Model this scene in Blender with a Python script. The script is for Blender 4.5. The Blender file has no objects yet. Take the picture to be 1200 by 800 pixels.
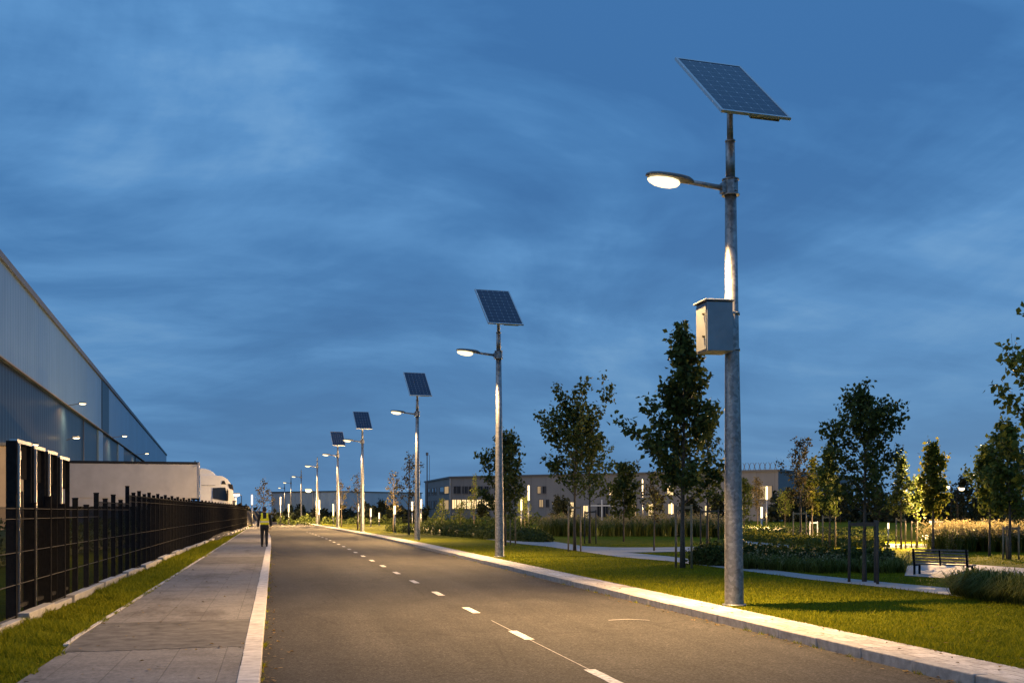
import bpy, bmesh, math, random
import numpy as np
from mathutils import Vector, Matrix, Quaternion

R = math.radians
scn = bpy.context.scene
COL = scn.collection
rnd = random.Random(7)

# ------------------------------------------------------------------ camera
F = 1300.0; CX = 600.0; HZ = 599.0; CH = 1.6
PSI = math.atan(279.0 / F)
RIGHT = Vector((math.cos(PSI), -math.sin(PSI), 0))
FWD = Vector((math.sin(PSI), math.cos(PSI), 0))
cam = bpy.data.cameras.new('camera'); cam.sensor_width = 36; cam.lens = 36 * F / 1200
cam.shift_x = 0; cam.shift_y = (HZ - 400) / 1200
cam.clip_end = 6000; cam.clip_start = 0.1
co = bpy.data.objects.new('camera', cam); COL.objects.link(co)
co.location = (0, 0, CH); co.rotation_euler = (R(90), 0, -PSI)
scn.camera = co

def P(px, py, zc):
    return Vector((0, 0, CH)) + RIGHT * ((px - CX) / F * zc) + FWD * zc + Vector((0, 0, (HZ - py) / F * zc))
def depth_at(py, z=0.11):
    return F * (CH - z) / (py - HZ)
def at(px, py, z=0.11):
    p = P(px, py, depth_at(py, z)); p.z = z; return p
def zof(p):
    return Vector((p[0], p[1], 0)).dot(FWD)

# ------------------------------------------------------------------ tagging
def tag(o, label=None, cat=None, group=None, kind=None):
    if label: o['label'] = label
    if cat: o['category'] = cat
    if group: o['group'] = group
    if kind: o['kind'] = kind
    return o
def empty(name, loc=(0, 0, 0), rz=0, label=None, cat=None, group=None):
    o = bpy.data.objects.new(name, None); COL.objects.link(o)
    o.location = loc; o.rotation_euler = (0, 0, rz); o.empty_display_size = .2
    return tag(o, label, cat, group)
def copy_tree(o, parent=None):
    c = o.copy(); COL.objects.link(c)
    if parent is not None:
        c.parent = parent
    for ch in list(o.children):
        copy_tree(ch, c)
    return c

# ------------------------------------------------------------------ mesh builder
class MB:
    def __init__(s): s.v = []; s.f = []; s.sm = []
    def add(s, vs, fs, smooth=False):
        b = len(s.v); s.v += [tuple(v) for v in vs]
        for f in fs: s.f.append([b + i for i in f]); s.sm.append(smooth)
        return s
    def box(s, c, d, rot=None, taper=1.0):
        hx, hy, hz = d[0] / 2, d[1] / 2, d[2] / 2
        vs = []
        for z, t in ((-hz, 1), (hz, taper)):
            for x, y in ((-hx, -hy), (hx, -hy), (hx, hy), (-hx, hy)):
                p = Vector((x * t, y * t, z))
                if rot is not None: p = rot @ p
                vs.append(p + Vector(c))
        return s.add(vs, [(3, 2, 1, 0), (4, 5, 6, 7), (0, 1, 5, 4), (1, 2, 6, 5), (2, 3, 7, 6), (3, 0, 4, 7)])
    def bar(s, p0, p1, w, h=None, up=(0, 0, 1)):
        p0 = Vector(p0); p1 = Vector(p1); d = (p1 - p0); L = d.length; d.normalize()
        up = Vector(up)
        if abs(d.dot(up)) > .99: up = Vector((0, 1, 0))
        x = d.cross(up).normalized(); y = x.cross(d)
        h = h or w
        m = Matrix((x, d, y)).transposed()
        return s.box((p0 + p1) / 2, (w, L, h), m)
    def tube(s, pts, rad, n=10, cap=True, smooth=True):
        pts = [Vector(p) for p in pts]
        if not isinstance(rad, (list, tuple)): rad = [rad] * len(pts)
        vs = []; fs = []
        prev = None
        for i, p in enumerate(pts):
            t = (pts[min(i + 1, len(pts) - 1)] - pts[max(i - 1, 0)]).normalized()
            if prev is None:
                a = Vector((1, 0, 0)) if abs(t.x) < .9 else Vector((0, 1, 0))
                x = t.cross(a).normalized()
            else:
                x = (prev - t * prev.dot(t)).normalized()
            prev = x; y = t.cross(x)
            for k in range(n):
                a = 2 * math.pi * k / n
                vs.append(p + (x * math.cos(a) + y * math.sin(a)) * rad[i])
        for i in range(len(pts) - 1):
            for k in range(n):
                a = i * n + k; b = i * n + (k + 1) % n
                fs.append((a, b, b + n, a + n))
        s.add(vs, fs, smooth)
        if cap:
            b = len(s.v) - len(vs)
            s.f.append([b + k for k in range(n)][::-1]); s.sm.append(False)
            s.f.append([b + (len(pts) - 1) * n + k for k in range(n)]); s.sm.append(False)
        return s
    def loft(s, rings, smooth=True, cap=True):
        n = len(rings[0]); vs = [p for r in rings for p in r]; fs = []
        for i in range(len(rings) - 1):
            for k in range(n):
                a = i * n + k; b = i * n + (k + 1) % n
                fs.append((a, b, b + n, a + n))
        if cap:
            fs.append(tuple(range(n))[::-1]); fs.append(tuple((len(rings) - 1) * n + k for k in range(n)))
        return s.add(vs, fs, smooth)
    def prism(s, poly, z0, z1):
        n = len(poly)
        vs = [(p[0], p[1], z0) for p in poly] + [(p[0], p[1], z1) for p in poly]
        fs = [tuple(range(n))[::-1], tuple(range(n, 2 * n))] + [(k, (k + 1) % n, (k + 1) % n + n, k + n) for k in range(n)]
        return s.add(vs, fs)
    def sheet(s, left, right):
        n = len(left); vs = list(left) + list(right)
        return s.add(vs, [(k, k + n, k + 1 + n, k + 1) for k in range(n - 1)])
    def build(s, name, mat, parent=None, bevel=0, loc=None):
        me = bpy.data.meshes.new(name); me.from_pydata(s.v, [], s.f); me.update()
        me.polygons.foreach_set('use_smooth', s.sm)
        bm = bmesh.new(); bm.from_mesh(me); bmesh.ops.recalc_face_normals(bm, faces=bm.faces)
        bm.to_mesh(me); bm.free()
        o = bpy.data.objects.new(name, me); COL.objects.link(o)
        if mat: me.materials.append(mat)
        if parent is not None: o.parent = parent
        if loc is not None: o.location = loc
        if bevel:
            b = o.modifiers.new('bevel', 'BEVEL'); b.width = bevel; b.segments = 2; b.limit_method = 'ANGLE'
        return o

def np_mesh(name, V, Fc, mat, parent=None, smooth=False):
    V = np.asarray(V, dtype=np.float32); Fc = np.asarray(Fc, dtype=np.int32)
    me = bpy.data.meshes.new(name)
    me.vertices.add(len(V)); me.vertices.foreach_set('co', V.ravel())
    k = Fc.shape[1]; m = len(Fc)
    me.loops.add(m * k); me.loops.foreach_set('vertex_index', Fc.ravel())
    me.polygons.add(m); me.polygons.foreach_set('loop_start', np.arange(0, m * k, k, dtype=np.int32))
    me.update(calc_edges=True); me.validate()
    if mat: me.materials.append(mat)
    o = bpy.data.objects.new(name, me); COL.objects.link(o)
    if parent is not None: o.parent = parent
    return o

# ------------------------------------------------------------------ materials
def new_mat(name):
    m = bpy.data.materials.new(name); m.use_nodes = True
    nt = m.node_tree; b = nt.nodes['Principled BSDF']
    return m, nt, b
def node(nt, t, **kw):
    n = nt.nodes.new(t)
    for k, v in kw.items():
        if k.startswith('i_'):
            n.inputs[k[2:].replace('_', ' ')].default_value = v
        else: setattr(n, k, v)
    return n
def c4(c): return (c[0], c[1], c[2], 1)
def coords(nt, scale=(1, 1, 1), rot=(0, 0, 0)):
    tc = node(nt, 'ShaderNodeTexCoord'); mp = node(nt, 'ShaderNodeMapping')
    mp.inputs['Scale'].default_value = scale; mp.inputs['Rotation'].default_value = rot
    nt.links.new(tc.outputs['Object'], mp.inputs['Vector']); return mp.outputs['Vector']
def noise(nt, vec, scale, detail=4, rough=.6):
    n = node(nt, 'ShaderNodeTexNoise'); n.inputs['Scale'].default_value = scale
    n.inputs['Detail'].default_value = detail; n.inputs['Roughness'].default_value = rough
    if vec is not None: nt.links.new(vec, n.inputs['Vector'])
    return n.outputs['Fac']
def ramp(nt, fac, stops):
    r = node(nt, 'ShaderNodeValToRGB'); e = r.color_ramp.elements
    while len(e) < len(stops): e.new(.5)
    for k, (p, c) in enumerate(stops):
        e[k].position = p; e[k].color = c4(c) if len(c) == 3 else c
    nt.links.new(fac, r.inputs['Fac']); return r.outputs['Color']
def mixc(nt, fac, a, b, mode='MIX'):
    m = node(nt, 'ShaderNodeMix', data_type='RGBA', blend_type=mode)
    for sock, v in ((m.inputs[0], fac), (m.inputs[6], a), (m.inputs[7], b)):
        if isinstance(v, (int, float)): sock.default_value = v
        elif isinstance(v, tuple): sock.default_value = c4(v)
        else: nt.links.new(v, sock)
    return m.outputs[2]
def bump(nt, b, h, strength=.3, dist=.02):
    bp = node(nt, 'ShaderNodeBump'); bp.inputs['Strength'].default_value = strength; bp.inputs['Distance'].default_value = dist
    nt.links.new(h, bp.inputs['Height']); nt.links.new(bp.outputs['Normal'], b.inputs['Normal'])
def simple(name, c, rough=.6, metal=0, var=.15, scale=6, bmp=0, spec=None):
    m, nt, b = new_mat(name); v = coords(nt)
    f = noise(nt, v, scale, 5)
    lo = tuple(x * (1 - var) for x in c); hi = tuple(min(1, x * (1 + var)) for x in c)
    nt.links.new(ramp(nt, f, [(.3, lo), (.7, hi)]), b.inputs['Base Color'])
    b.inputs['Roughness'].default_value = rough; b.inputs['Metallic'].default_value = metal
    if spec is not None: b.inputs['Specular IOR Level'].default_value = spec
    if bmp: bump(nt, b, noise(nt, v, scale * 6, 3), bmp, .01)
    return m
def emit(name, c, s):
    m = bpy.data.materials.new(name); m.use_nodes = True; nt = m.node_tree; nt.nodes.clear()
    e = node(nt, 'ShaderNodeEmission'); e.inputs[0].default_value = c4(c); e.inputs[1].default_value = s
    o = node(nt, 'ShaderNodeOutputMaterial'); nt.links.new(e.outputs[0], o.inputs[0]); return m

def asphalt_mat():
    m, nt, b = new_mat('asphalt'); v = coords(nt)
    speck = noise(nt, v, 34, 4, .85); mid = noise(nt, coords(nt, (1, .6, 1)), 1.1, 6, .7); big = noise(nt, coords(nt, (1.0, .06, 1)), .9, 4, .6)
    c = ramp(nt, speck, [(.3, (.019, .0185, .018)), (.5, (.045, .043, .040)), (.66, (.115, .109, .10)), (.76, (.32, .30, .275))])
    c = mixc(nt, .75, c, ramp(nt, mid, [(.3, (.62, .62, .62)), (.7, (1.15, 1.15, 1.15))]), 'MULTIPLY')
    c = mixc(nt, .8, c, ramp(nt, big, [(.3, (.6, .6, .6)), (.7, (1.25, 1.23, 1.2))]), 'MULTIPLY')
    grit = noise(nt, coords(nt, (1, .55, 1)), 13, 3, .9)
    c = mixc(nt, .8, c, ramp(nt, grit, [(.36, (.72, .71, .70)), (.5, (1, 1, 1)), (.64, (1.4, 1.38, 1.35))]), 'MULTIPLY')
    vor = node(nt, 'ShaderNodeTexVoronoi', feature='DISTANCE_TO_EDGE'); vor.inputs['Scale'].default_value = .33
    wv = mixc(nt, .12, coords(nt), node_noise_color(nt, 2.2), 'ADD')
    nt.links.new(wv, vor.inputs['Vector'])
    crack = ramp(nt, vor.outputs['Distance'], [(0, (.45, .45, .45)), (.006, (1, 1, 1))])
    c = mixc(nt, .55, c, crack, 'MULTIPLY')
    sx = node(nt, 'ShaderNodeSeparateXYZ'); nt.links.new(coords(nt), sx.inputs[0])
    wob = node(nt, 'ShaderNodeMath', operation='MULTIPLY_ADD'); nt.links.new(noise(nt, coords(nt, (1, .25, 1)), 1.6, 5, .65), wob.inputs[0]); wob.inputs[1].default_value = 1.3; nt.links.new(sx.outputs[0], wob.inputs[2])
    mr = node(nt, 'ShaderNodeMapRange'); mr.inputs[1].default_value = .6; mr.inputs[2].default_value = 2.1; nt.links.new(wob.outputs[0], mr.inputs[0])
    c = mixc(nt, .8, c, ramp(nt, mr.outputs[0], [(0, (.62, .62, .64)), (1, (1, 1, 1))]), 'MULTIPLY')  # left side darkened in the colour, standing in for lamp light falling off
    st = noise(nt, coords(nt, (1, .45, 1)), .55, 6, .72)
    c = mixc(nt, .8, c, ramp(nt, st, [(.30, (.55, .54, .53)), (.37, (1, 1, 1))]), 'MULTIPLY')
    nt.links.new(c, b.inputs['Base Color']); b.inputs['Roughness'].default_value = .8; b.inputs['Specular IOR Level'].default_value = .1
    bump(nt, b, speck, .6, .008); return m
def node_noise_color(nt, scale):
    n = node(nt, 'ShaderNodeTexNoise'); n.inputs['Scale'].default_value = scale; n.inputs['Detail'].default_value = 4
    nt.links.new(coords(nt), n.inputs['Vector']); return n.outputs['Color']

def paver_mat(name, bw, bh, c, mortar, off=.5, msize=.012, rotz=0, var=.14):
    m, nt, b = new_mat(name); v = coords(nt, (1, 1, 1), (0, 0, rotz))
    br = node(nt, 'ShaderNodeTexBrick'); br.offset = off; br.squash = 1
    br.inputs['Scale'].default_value = 1; br.inputs['Brick Width'].default_value = bw; br.inputs['Row Height'].default_value = bh
    br.inputs['Mortar Size'].default_value = msize; br.inputs['Mortar Smooth'].default_value = .4
    br.inputs['Color1'].default_value = c4(tuple(x * (1 - var) for x in c)); br.inputs['Color2'].default_value = c4(tuple(x * (1 + var) for x in c))
    br.inputs['Mortar'].default_value = c4(mortar)
    nt.links.new(v, br.inputs['Vector'])
    n1 = noise(nt, v, 1.3, 6, .65); n2 = noise(nt, v, 120, 2, .7)
    cc = mixc(nt, .75, br.outputs['Color'], ramp(nt, n1, [(.28, (.62, .6, .58)), (.5, (.98, .98, .98)), (.75, (1.2, 1.2, 1.2))]), 'MULTIPLY')
    cc = mixc(nt, .6, cc, ramp(nt, n2, [(.3, (.72, .72, .72)), (.7, (1.25, 1.25, 1.25))]), 'MULTIPLY')
    n3 = noise(nt, coords(nt, (1, .5, 1)), 17, 3, .9)
    cc = mixc(nt, .55, cc, ramp(nt, n3, [(.36, (.7, .7, .7)), (.64, (1.4, 1.4, 1.4))]), 'MULTIPLY')
    n4 = noise(nt, coords(nt, (1, .3, 1)), .9, 6, .7)
    cc = mixc(nt, .8, cc, ramp(nt, n4, [(.36, (.6, .58, .57)), (.48, (1, 1, 1))]), 'MULTIPLY')
    nt.links.new(cc, b.inputs['Base Color']); b.inputs['Roughness'].default_value = .85; b.inputs['Specular IOR Level'].default_value = .12
    h = mixc(nt, .6, br.outputs['Fac'], n2, 'SUBTRACT')
    bp = node(nt, 'ShaderNodeBump', invert=True); bp.inputs['Strength'].default_value = .45; bp.inputs['Distance'].default_value = .008
    nt.links.new(h, bp.inputs['Height']); nt.links.new(bp.outputs['Normal'], b.inputs['Normal'])
    return m

def leaf_mat(name, dark, mid, light, trans=.35, rough=.55):
    m, nt, b = new_mat(name)
    g = node(nt, 'ShaderNodeNewGeometry')
    c = ramp(nt, g.outputs['Random Per Island'], [(0, dark), (.55, mid), (1, light)])
    nt.links.new(c, b.inputs['Base Color']); b.inputs['Roughness'].default_value = rough
    b.inputs['Specular IOR Level'].default_value = .12
    t = node(nt, 'ShaderNodeBsdfTranslucent'); nt.links.new(c, t.inputs['Color'])
    mx = node(nt, 'ShaderNodeMixShader'); mx.inputs[0].default_value = trans
    out = [n for n in nt.nodes if n.type == 'OUTPUT_MATERIAL'][0]
    nt.links.new(b.outputs[0], mx.inputs[1]); nt.links.new(t.outputs[0], mx.inputs[2]); nt.links.new(mx.outputs[0], out.inputs[0])
    return m

def grass_ground_mat():
    m, nt, b = new_mat('turf'); v = coords(nt)
    n1 = noise(nt, v, .55, 6, .65); n2 = noise(nt, v, 42, 4, .8); n3 = noise(nt, v, 3.2, 5, .7)
    c = ramp(nt, n2, [(.25, (.05, .064, .004)), (.5, (.11, .128, .006)), (.75, (.19, .19, .01))])
    c = mixc(nt, .8, c, ramp(nt, n1, [(.3, (.7, .75, .65)), (.7, (1.25, 1.15, 1.05))]), 'MULTIPLY')
    c = mixc(nt, .7, c, ramp(nt, n3, [(.3, (.62, .66, .6)), (.7, (1.3, 1.22, 1.1))]), 'MULTIPLY')
    soil = ramp(nt, n1, [(.64, (0, 0, 0)), (.74, (1, 1, 1))])
    sf = node(nt, 'ShaderNodeMath', operation='MULTIPLY'); sf.inputs[1].default_value = .5
    nt.links.new(soil, sf.inputs[0])
    c = mixc(nt, sf.outputs[0], c, (.15, .115, .05))
    nt.links.new(c, b.inputs['Base Color']); b.inputs['Roughness'].default_value = .95
    b.inputs['Specular IOR Level'].default_value = .03
    bump(nt, b, n2, .9, .05); return m

def galv_mat():
    m, nt, b = new_mat('galvanised_steel'); v = coords(nt)
    vo = node(nt, 'ShaderNodeTexVoronoi'); vo.inputs['Scale'].default_value = 22; nt.links.new(v, vo.inputs['Vector'])
    n = noise(nt, v, 5, 5, .7)
    sp = node(nt, 'ShaderNodeSeparateColor'); nt.links.new(vo.outputs['Color'], sp.inputs[0])
    c = ramp(nt, sp.outputs[0], [(0, (.22, .23, .24)), (1, (.40, .41, .42))])
    c = mixc(nt, .7, c, ramp(nt, n, [(.3, (.6, .6, .6)), (.7, (1.1, 1.1, 1.1))]), 'MULTIPLY')
    nt.links.new(c, b.inputs['Base Color']); b.inputs['Metallic'].default_value = .94
    nt.links.new(ramp(nt, n, [(.3, (.55, .55, .55)), (.7, (.42, .42, .42))]), b.inputs['Roughness'])
    bump(nt, b, n, .15, .01); return m

def cell_mat():
    # monocrystalline module: 6 x 10 cells, white grid, fine busbars
    m, nt, b = new_mat('solar_cells')
    tc = node(nt, 'ShaderNodeTexCoord'); v = tc.outputs['Object']
    br = node(nt, 'ShaderNodeTexBrick'); br.offset = 0
    br.inputs['Scale'].default_value = 1; br.inputs['Brick Width'].default_value = .19; br.inputs['Row Height'].default_value = .19
    br.inputs['Mortar Size'].default_value = .003; br.inputs['Mortar Smooth'].default_value = 0
    br.inputs['Color1'].default_value = (.006, .015, .05, 1); br.inputs['Color2'].default_value = (.008, .02, .062, 1)
    br.inputs['Mortar'].default_value = (.22, .26, .32, 1); nt.links.new(v, br.inputs['Vector'])
    b2 = node(nt, 'ShaderNodeTexBrick'); b2.offset = 0
    b2.inputs['Scale'].default_value = 1; b2.inputs['Brick Width'].default_value = .0633; b2.inputs['Row Height'].default_value = 50
    b2.inputs['Mortar Size'].default_value = .0012; b2.inputs['Mortar Smooth'].default_value = 0
    nt.links.new(v, b2.inputs['Vector'])
    # chamfered corners of every cell show as small white diamonds
    sx = node(nt, 'ShaderNodeSeparateXYZ'); nt.links.new(v, sx.inputs[0])
    def fold(o):
        a = node(nt, 'ShaderNodeMath', operation='PINGPONG'); a.inputs[1].default_value = .095; nt.links.new(o, a.inputs[0]); return a.outputs[0]
    ad = node(nt, 'ShaderNodeMath', operation='ADD'); nt.links.new(fold(sx.outputs[0]), ad.inputs[0]); nt.links.new(fold(sx.outputs[1]), ad.inputs[1])
    lt = node(nt, 'ShaderNodeMath', operation='LESS_THAN'); lt.inputs[1].default_value = .016; nt.links.new(ad.outputs[0], lt.inputs[0])
    c = mixc(nt, b2.outputs['Fac'], br.outputs['Color'], (.06, .075, .11))
    c = mixc(nt, lt.outputs[0], c, (.5, .53, .58))
    nt.links.new(c, b.inputs['Base Color']); b.inputs['Roughness'].default_value = .22; b.inputs['Specular IOR Level'].default_value = .3
    return m

def cladding_mat(name, c, pitch, axis_rot, rough=.45, metal=.5, panel=6.0, spec=.5):
    m, nt, b = new_mat(name); b.inputs['Specular IOR Level'].default_value = spec; v = coords(nt)
    w = node(nt, 'ShaderNodeTexWave', wave_type='BANDS', bands_direction='X', wave_profile='SIN'); w.inputs['Scale'].default_value = 1 / pitch * .314
    nt.links.new(v, w.inputs['Vector'])
    br = node(nt, 'ShaderNodeTexBrick'); br.offset = 0
    v2 = coords(nt, (1, 1, 1), (R(90), 0, 0)); nt.links.new(v2, br.inputs['Vector'])
    br.inputs['Scale'].default_value = 1; br.inputs['Brick Width'].default_value = panel; br.inputs['Row Height'].default_value = 40
    br.inputs['Mortar Size'].default_value = .03
    br.inputs['Color1'].default_value = c4(tuple(x * .93 for x in c)); br.inputs['Color2'].default_value = c4(tuple(x * 1.06 for x in c)); br.inputs['Mortar'].default_value = c4(tuple(x * .6 for x in c))
    n = noise(nt, coords(nt, (1, 1, .25)), .6, 5, .6)
    cc = mixc(nt, .6, br.outputs['Color'], ramp(nt, n, [(.3, (.8, .8, .8)), (.7, (1.12, 1.12, 1.12))]), 'MULTIPLY')
    nt.links.new(cc, b.inputs['Base Color']); b.inputs['Roughness'].default_value = rough; b.inputs['Metallic'].default_value = metal
    bump(nt, b, w.outputs['Fac'], .4, .04); return m

M = {}
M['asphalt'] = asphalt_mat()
M['slab'] = paver_mat('footway_slabs', .5, .5, (.152, .146, .143), (.112, .106, .103), 0, .007, 0, .06)
M['patch'] = simple('asphalt_patch', (.10, .095, .09), .85, 0, .4, 5, .4, .1)
M['strip'] = paver_mat('pale_pavers', .3, .3, (.46, .43, .40), (.22, .2, .18), .5, .01)
M['kerb'] = simple('kerb_stone', (.30, .285, .27), .75, 0, .3, 9, .4)
M['kerb_pale'] = simple('pale_kerb_stone', (.42, .395, .375), .85, 0, .28, 7, .3, .12)
M['conc'] = simple('concrete', (.30, .29, .275), .8, 0, .2, 5, .3)
M['path'] = simple('park_path', (.27, .275, .285), .8, 0, .15, 8, .3)
M['paint'] = simple('road_paint', (.50, .49, .46), .8, 0, .45, 14, .3, .1)
M['turf'] = grass_ground_mat()
M['blade'] = leaf_mat('grass_blade', (.08, .10, .004), (.17, .19, .007), (.30, .28, .014), .4, .8)
M['galv'] = galv_mat()
M['cells'] = cell_mat()
M['alu'] = simple('aluminium_frame', (.5, .51, .53), .4, .7, .08, 10)
M['lamp_body'] = simple('lamp_housing', (.16, .165, .17), .5, .4, .15, 12)
M['cabinet'] = simple('cabinet_paint', (.26, .28, .30), .42, .85, .1, 4, .1)
M['dark_metal'] = simple('dark_metal', (.016, .016, .017), .8, .0, .3, 12, .1, 0.0)
M['rail'] = simple('fence_rail_steel', (.075, .073, .07), .8, 0, .2, 15, 0, 0.0)
M['black'] = simple('black_plastic', (.012, .012, .013), .5, 0, .3, 10)
M['rubber'] = simple('tyre_rubber', (.02, .02, .02), .85, 0, .3, 20, .3)
M['white_gel'] = simple('truck_paint', (.78, .80, .82), .35, 0, .05, 2)
M['tarp'] = simple('trailer_tarpaulin', (.58, .57, .565), .6, 0, .1, .8, .1)
M['bark'] = simple('bark', (.075, .062, .048), .9, 0, .4, 18, .7)
M['stake'] = simple('stake_wood', (.19, .155, .10), .85, 0, .3, 14, .5)
M['stake_dark'] = simple('weathered_stake_wood', (.05, .045, .038), .85, 0, .3, 14, .5)
M['white_post'] = simple('white_post_paint', (.6, .62, .64), .5, 0, .1, 6)
M['slat'] = simple('bench_slats', (.13, .12, .11), .6, .2, .25, 20, .2)
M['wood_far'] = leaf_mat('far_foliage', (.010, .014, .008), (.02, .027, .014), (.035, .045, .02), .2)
M['leaf_dark'] = leaf_mat('maple_leaf_dark', (.032, .048, .014), (.062, .084, .022), (.11, .13, .035))
M['leaf_mid'] = leaf_mat('maple_leaf_green', (.045, .065, .014), (.085, .115, .022), (.14, .16, .035))
M['leaf_yellow'] = leaf_mat('maple_leaf_lamplit', (.05, .065, .01), (.10, .118, .016), (.2, .18, .03), .5)  # lit copy of the leaf: yellow of the lamp light put into the colour
M['leaf_brown'] = leaf_mat('sparse_autumn_leaf', (.03, .028, .012), (.055, .05, .02), (.10, .08, .03))
M['hedge'] = leaf_mat('hedge_leaf', (.03, .045, .012), (.06, .082, .02), (.11, .13, .032))
M['fount'] = leaf_mat('fountain_grass_blade', (.05, .07, .012), (.11, .13, .025), (.2, .2, .05))
M['plume'] = leaf_mat('grass_plume', (.17, .15, .07), (.26, .22, .11), (.36, .31, .18), .4, .8)
M['glass'] = simple('dark_glass', (.02, .025, .035), .08, 0, .1, 1)
M['clad'] = cladding_mat('ribbed_metal_cladding', (.17, .28, .40), 1.1, 0, .38, .55)
M['clad_low'] = cladding_mat('dark_metal_cladding', (.008, .018, .038), 1.2, 0, .34, 0, 6.0, .1)
M['clad_office'] = cladding_mat('grey_office_cladding', (.17, .18, .20), 1.2, 0, .6, .1, 3.0)
M['clad_hall'] = cladding_mat('pale_hall_cladding', (.52, .56, .60), 1.2, 0, .6, .1, 8.0)
M['trim'] = simple('roof_trim', (.10, .11, .13), .5, .3, .1, 2)
M['trim_pale'] = simple('pale_trim', (.2, .18, .15), .5, .2, .1, 2)
M['beige'] = simple('beige_render', (.34, .27, .19), .85, 0, .12, 1.5, .2)
M['skin'] = simple('skin', (.32, .19, .13), .6, 0, .1, 20)
M['cloth_dark'] = simple('dark_cloth', (.012, .013, .016), .9, 0, .3, 20, .2)
M['vest'] = simple('hi_vis_yellow', (.78, .74, .02), .7, 0, .12, 25)
M['reflect'] = simple('reflective_tape', (.55, .55, .5), .4, 0, .1, 30)
M['hair'] = simple('dark_hair', (.02, .015, .012), .7, 0, .3, 60)
WARM = (1.0, .60, .24)
M['lens'] = emit('lamp_lens', (1.0, .75, .40), 2.4)
M['lens_far'] = emit('lamp_lens_far', (1.0, .76, .42), 5)
M['tube'] = emit('glowing_tube', (1.0, .72, .38), 3.6)
M['lit_window'] = emit('lit_window', (1.0, .70, .33), 1.5)
M['dim_window'] = emit('dim_window', (1.0, .68, .36), .45)

# ------------------------------------------------------------------ world + sun
SUN_EL, SUN_AZ = R(4), R(250)
w = bpy.data.worlds.new('World'); scn.world = w; w.use_nodes = True
nt = w.node_tree; nt.nodes.clear()
tc = node(nt, 'ShaderNodeTexCoord')
sky = node(nt, 'ShaderNodeTexSky', sky_type='NISHITA', sun_disc=False); sky.sun_elevation = SUN_EL; sky.sun_rotation = SUN_AZ
sky.air_density = 1.2; sky.dust_density = .6; sky.ozone_density = 3
sep = node(nt, 'ShaderNodeSeparateXYZ'); nt.links.new(tc.outputs['Generated'], sep.inputs[0])
def math1(op, a, b=None, clamp=False):
    n = node(nt, 'ShaderNodeMath', operation=op, use_clamp=clamp)
    for k, x in enumerate((a, b)):
        if x is None: continue
        if isinstance(x, (int, float)): n.inputs[k].default_value = x
        else: nt.links.new(x, n.inputs[k])
    return n.outputs[0]
zz = math1('ADD', math1('MAXIMUM', sep.outputs[2], 0.0), .22)
cv = node(nt, 'ShaderNodeCombineXYZ')
nt.links.new(math1('DIVIDE', sep.outputs[0], zz), cv.inputs[0]); nt.links.new(math1('DIVIDE', sep.outputs[1], zz), cv.inputs[1])
def skynoise(scale, stretch, rot, loc, detail=7, rough=.58, dist=.6):
    mp = node(nt, 'ShaderNodeMapping'); mp.inputs['Scale'].default_value = stretch; mp.inputs['Rotation'].default_value = (0, 0, rot); mp.inputs['Location'].default_value = loc
    nt.links.new(cv.outputs[0], mp.inputs['Vector'])
    n = node(nt, 'ShaderNodeTexNoise'); n.inputs['Scale'].default_value = scale; n.inputs['Detail'].default_value = detail; n.inputs['Roughness'].default_value = rough; n.inputs['Distortion'].default_value = dist
    nt.links.new(mp.outputs[0], n.inputs['Vector']); return n.outputs['Fac']
c1 = skynoise(1.0, (1.0, .85, 1), R(-25), (15.41, 10.79, 0))
c2 = skynoise(2.6, (.75, 1.5, 1), R(-30), (7.3, 2.2, 0), 7, .55, .35)
cl = math1('ADD', math1('MULTIPLY', c1, .68), math1('MULTIPLY', c2, .32))
cloud = ramp(nt, cl, [(.40, (.046, .150, .355)), (.47, (.062, .19, .42)), (.55, (.10, .265, .53)), (.65, (.19, .38, .63))])
# paler band low in the sky, bluer to the left
hor = math1('SUBTRACT', 1.0, math1('MULTIPLY', math1('MAXIMUM', sep.outputs[2], 0.0), 2.6), True)
side = math1('ADD', math1('MULTIPLY', sep.outputs[0], 1.0), .42, True)
hf = math1('MULTIPLY', math1('MULTIPLY', hor, hor), math1('ADD', math1('MULTIPLY', side, .55), .25))
hf = math1('MULTIPLY', hf, 1.1, True)
base = mixc(nt, hf, cloud, (.145, .295, .52))
nis = mixc(nt, 1.0, sky.outputs['Color'], (.55, .9, 1.4), 'MULTIPLY')
bg1 = node(nt, 'ShaderNodeBackground'); nt.links.new(base, bg1.inputs[0]); nt.links.new(math1('ADD', .90, math1('MULTIPLY', math1('MAXIMUM', sep.outputs[2], 0.0), .42)), bg1.inputs[1])
bg2 = node(nt, 'ShaderNodeBackground'); nt.links.new(nis, bg2.inputs[0]); bg2.inputs[1].default_value = .012
adds = node(nt, 'ShaderNodeAddShader'); nt.links.new(bg1.outputs[0], adds.inputs[0]); nt.links.new(bg2.outputs[0], adds.inputs[1])
wo = node(nt, 'ShaderNodeOutputWorld'); nt.links.new(adds.outputs[0], wo.inputs[0])
sl = bpy.data.lights.new('sun', 'SUN'); sl.energy = .4; sl.angle = R(80); sl.color = (1, .93, .84)
so = bpy.data.objects.new('sun', sl); COL.objects.link(so)
so.rotation_euler = (R(90) - R(40), 0, R(180) - SUN_AZ)

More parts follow.
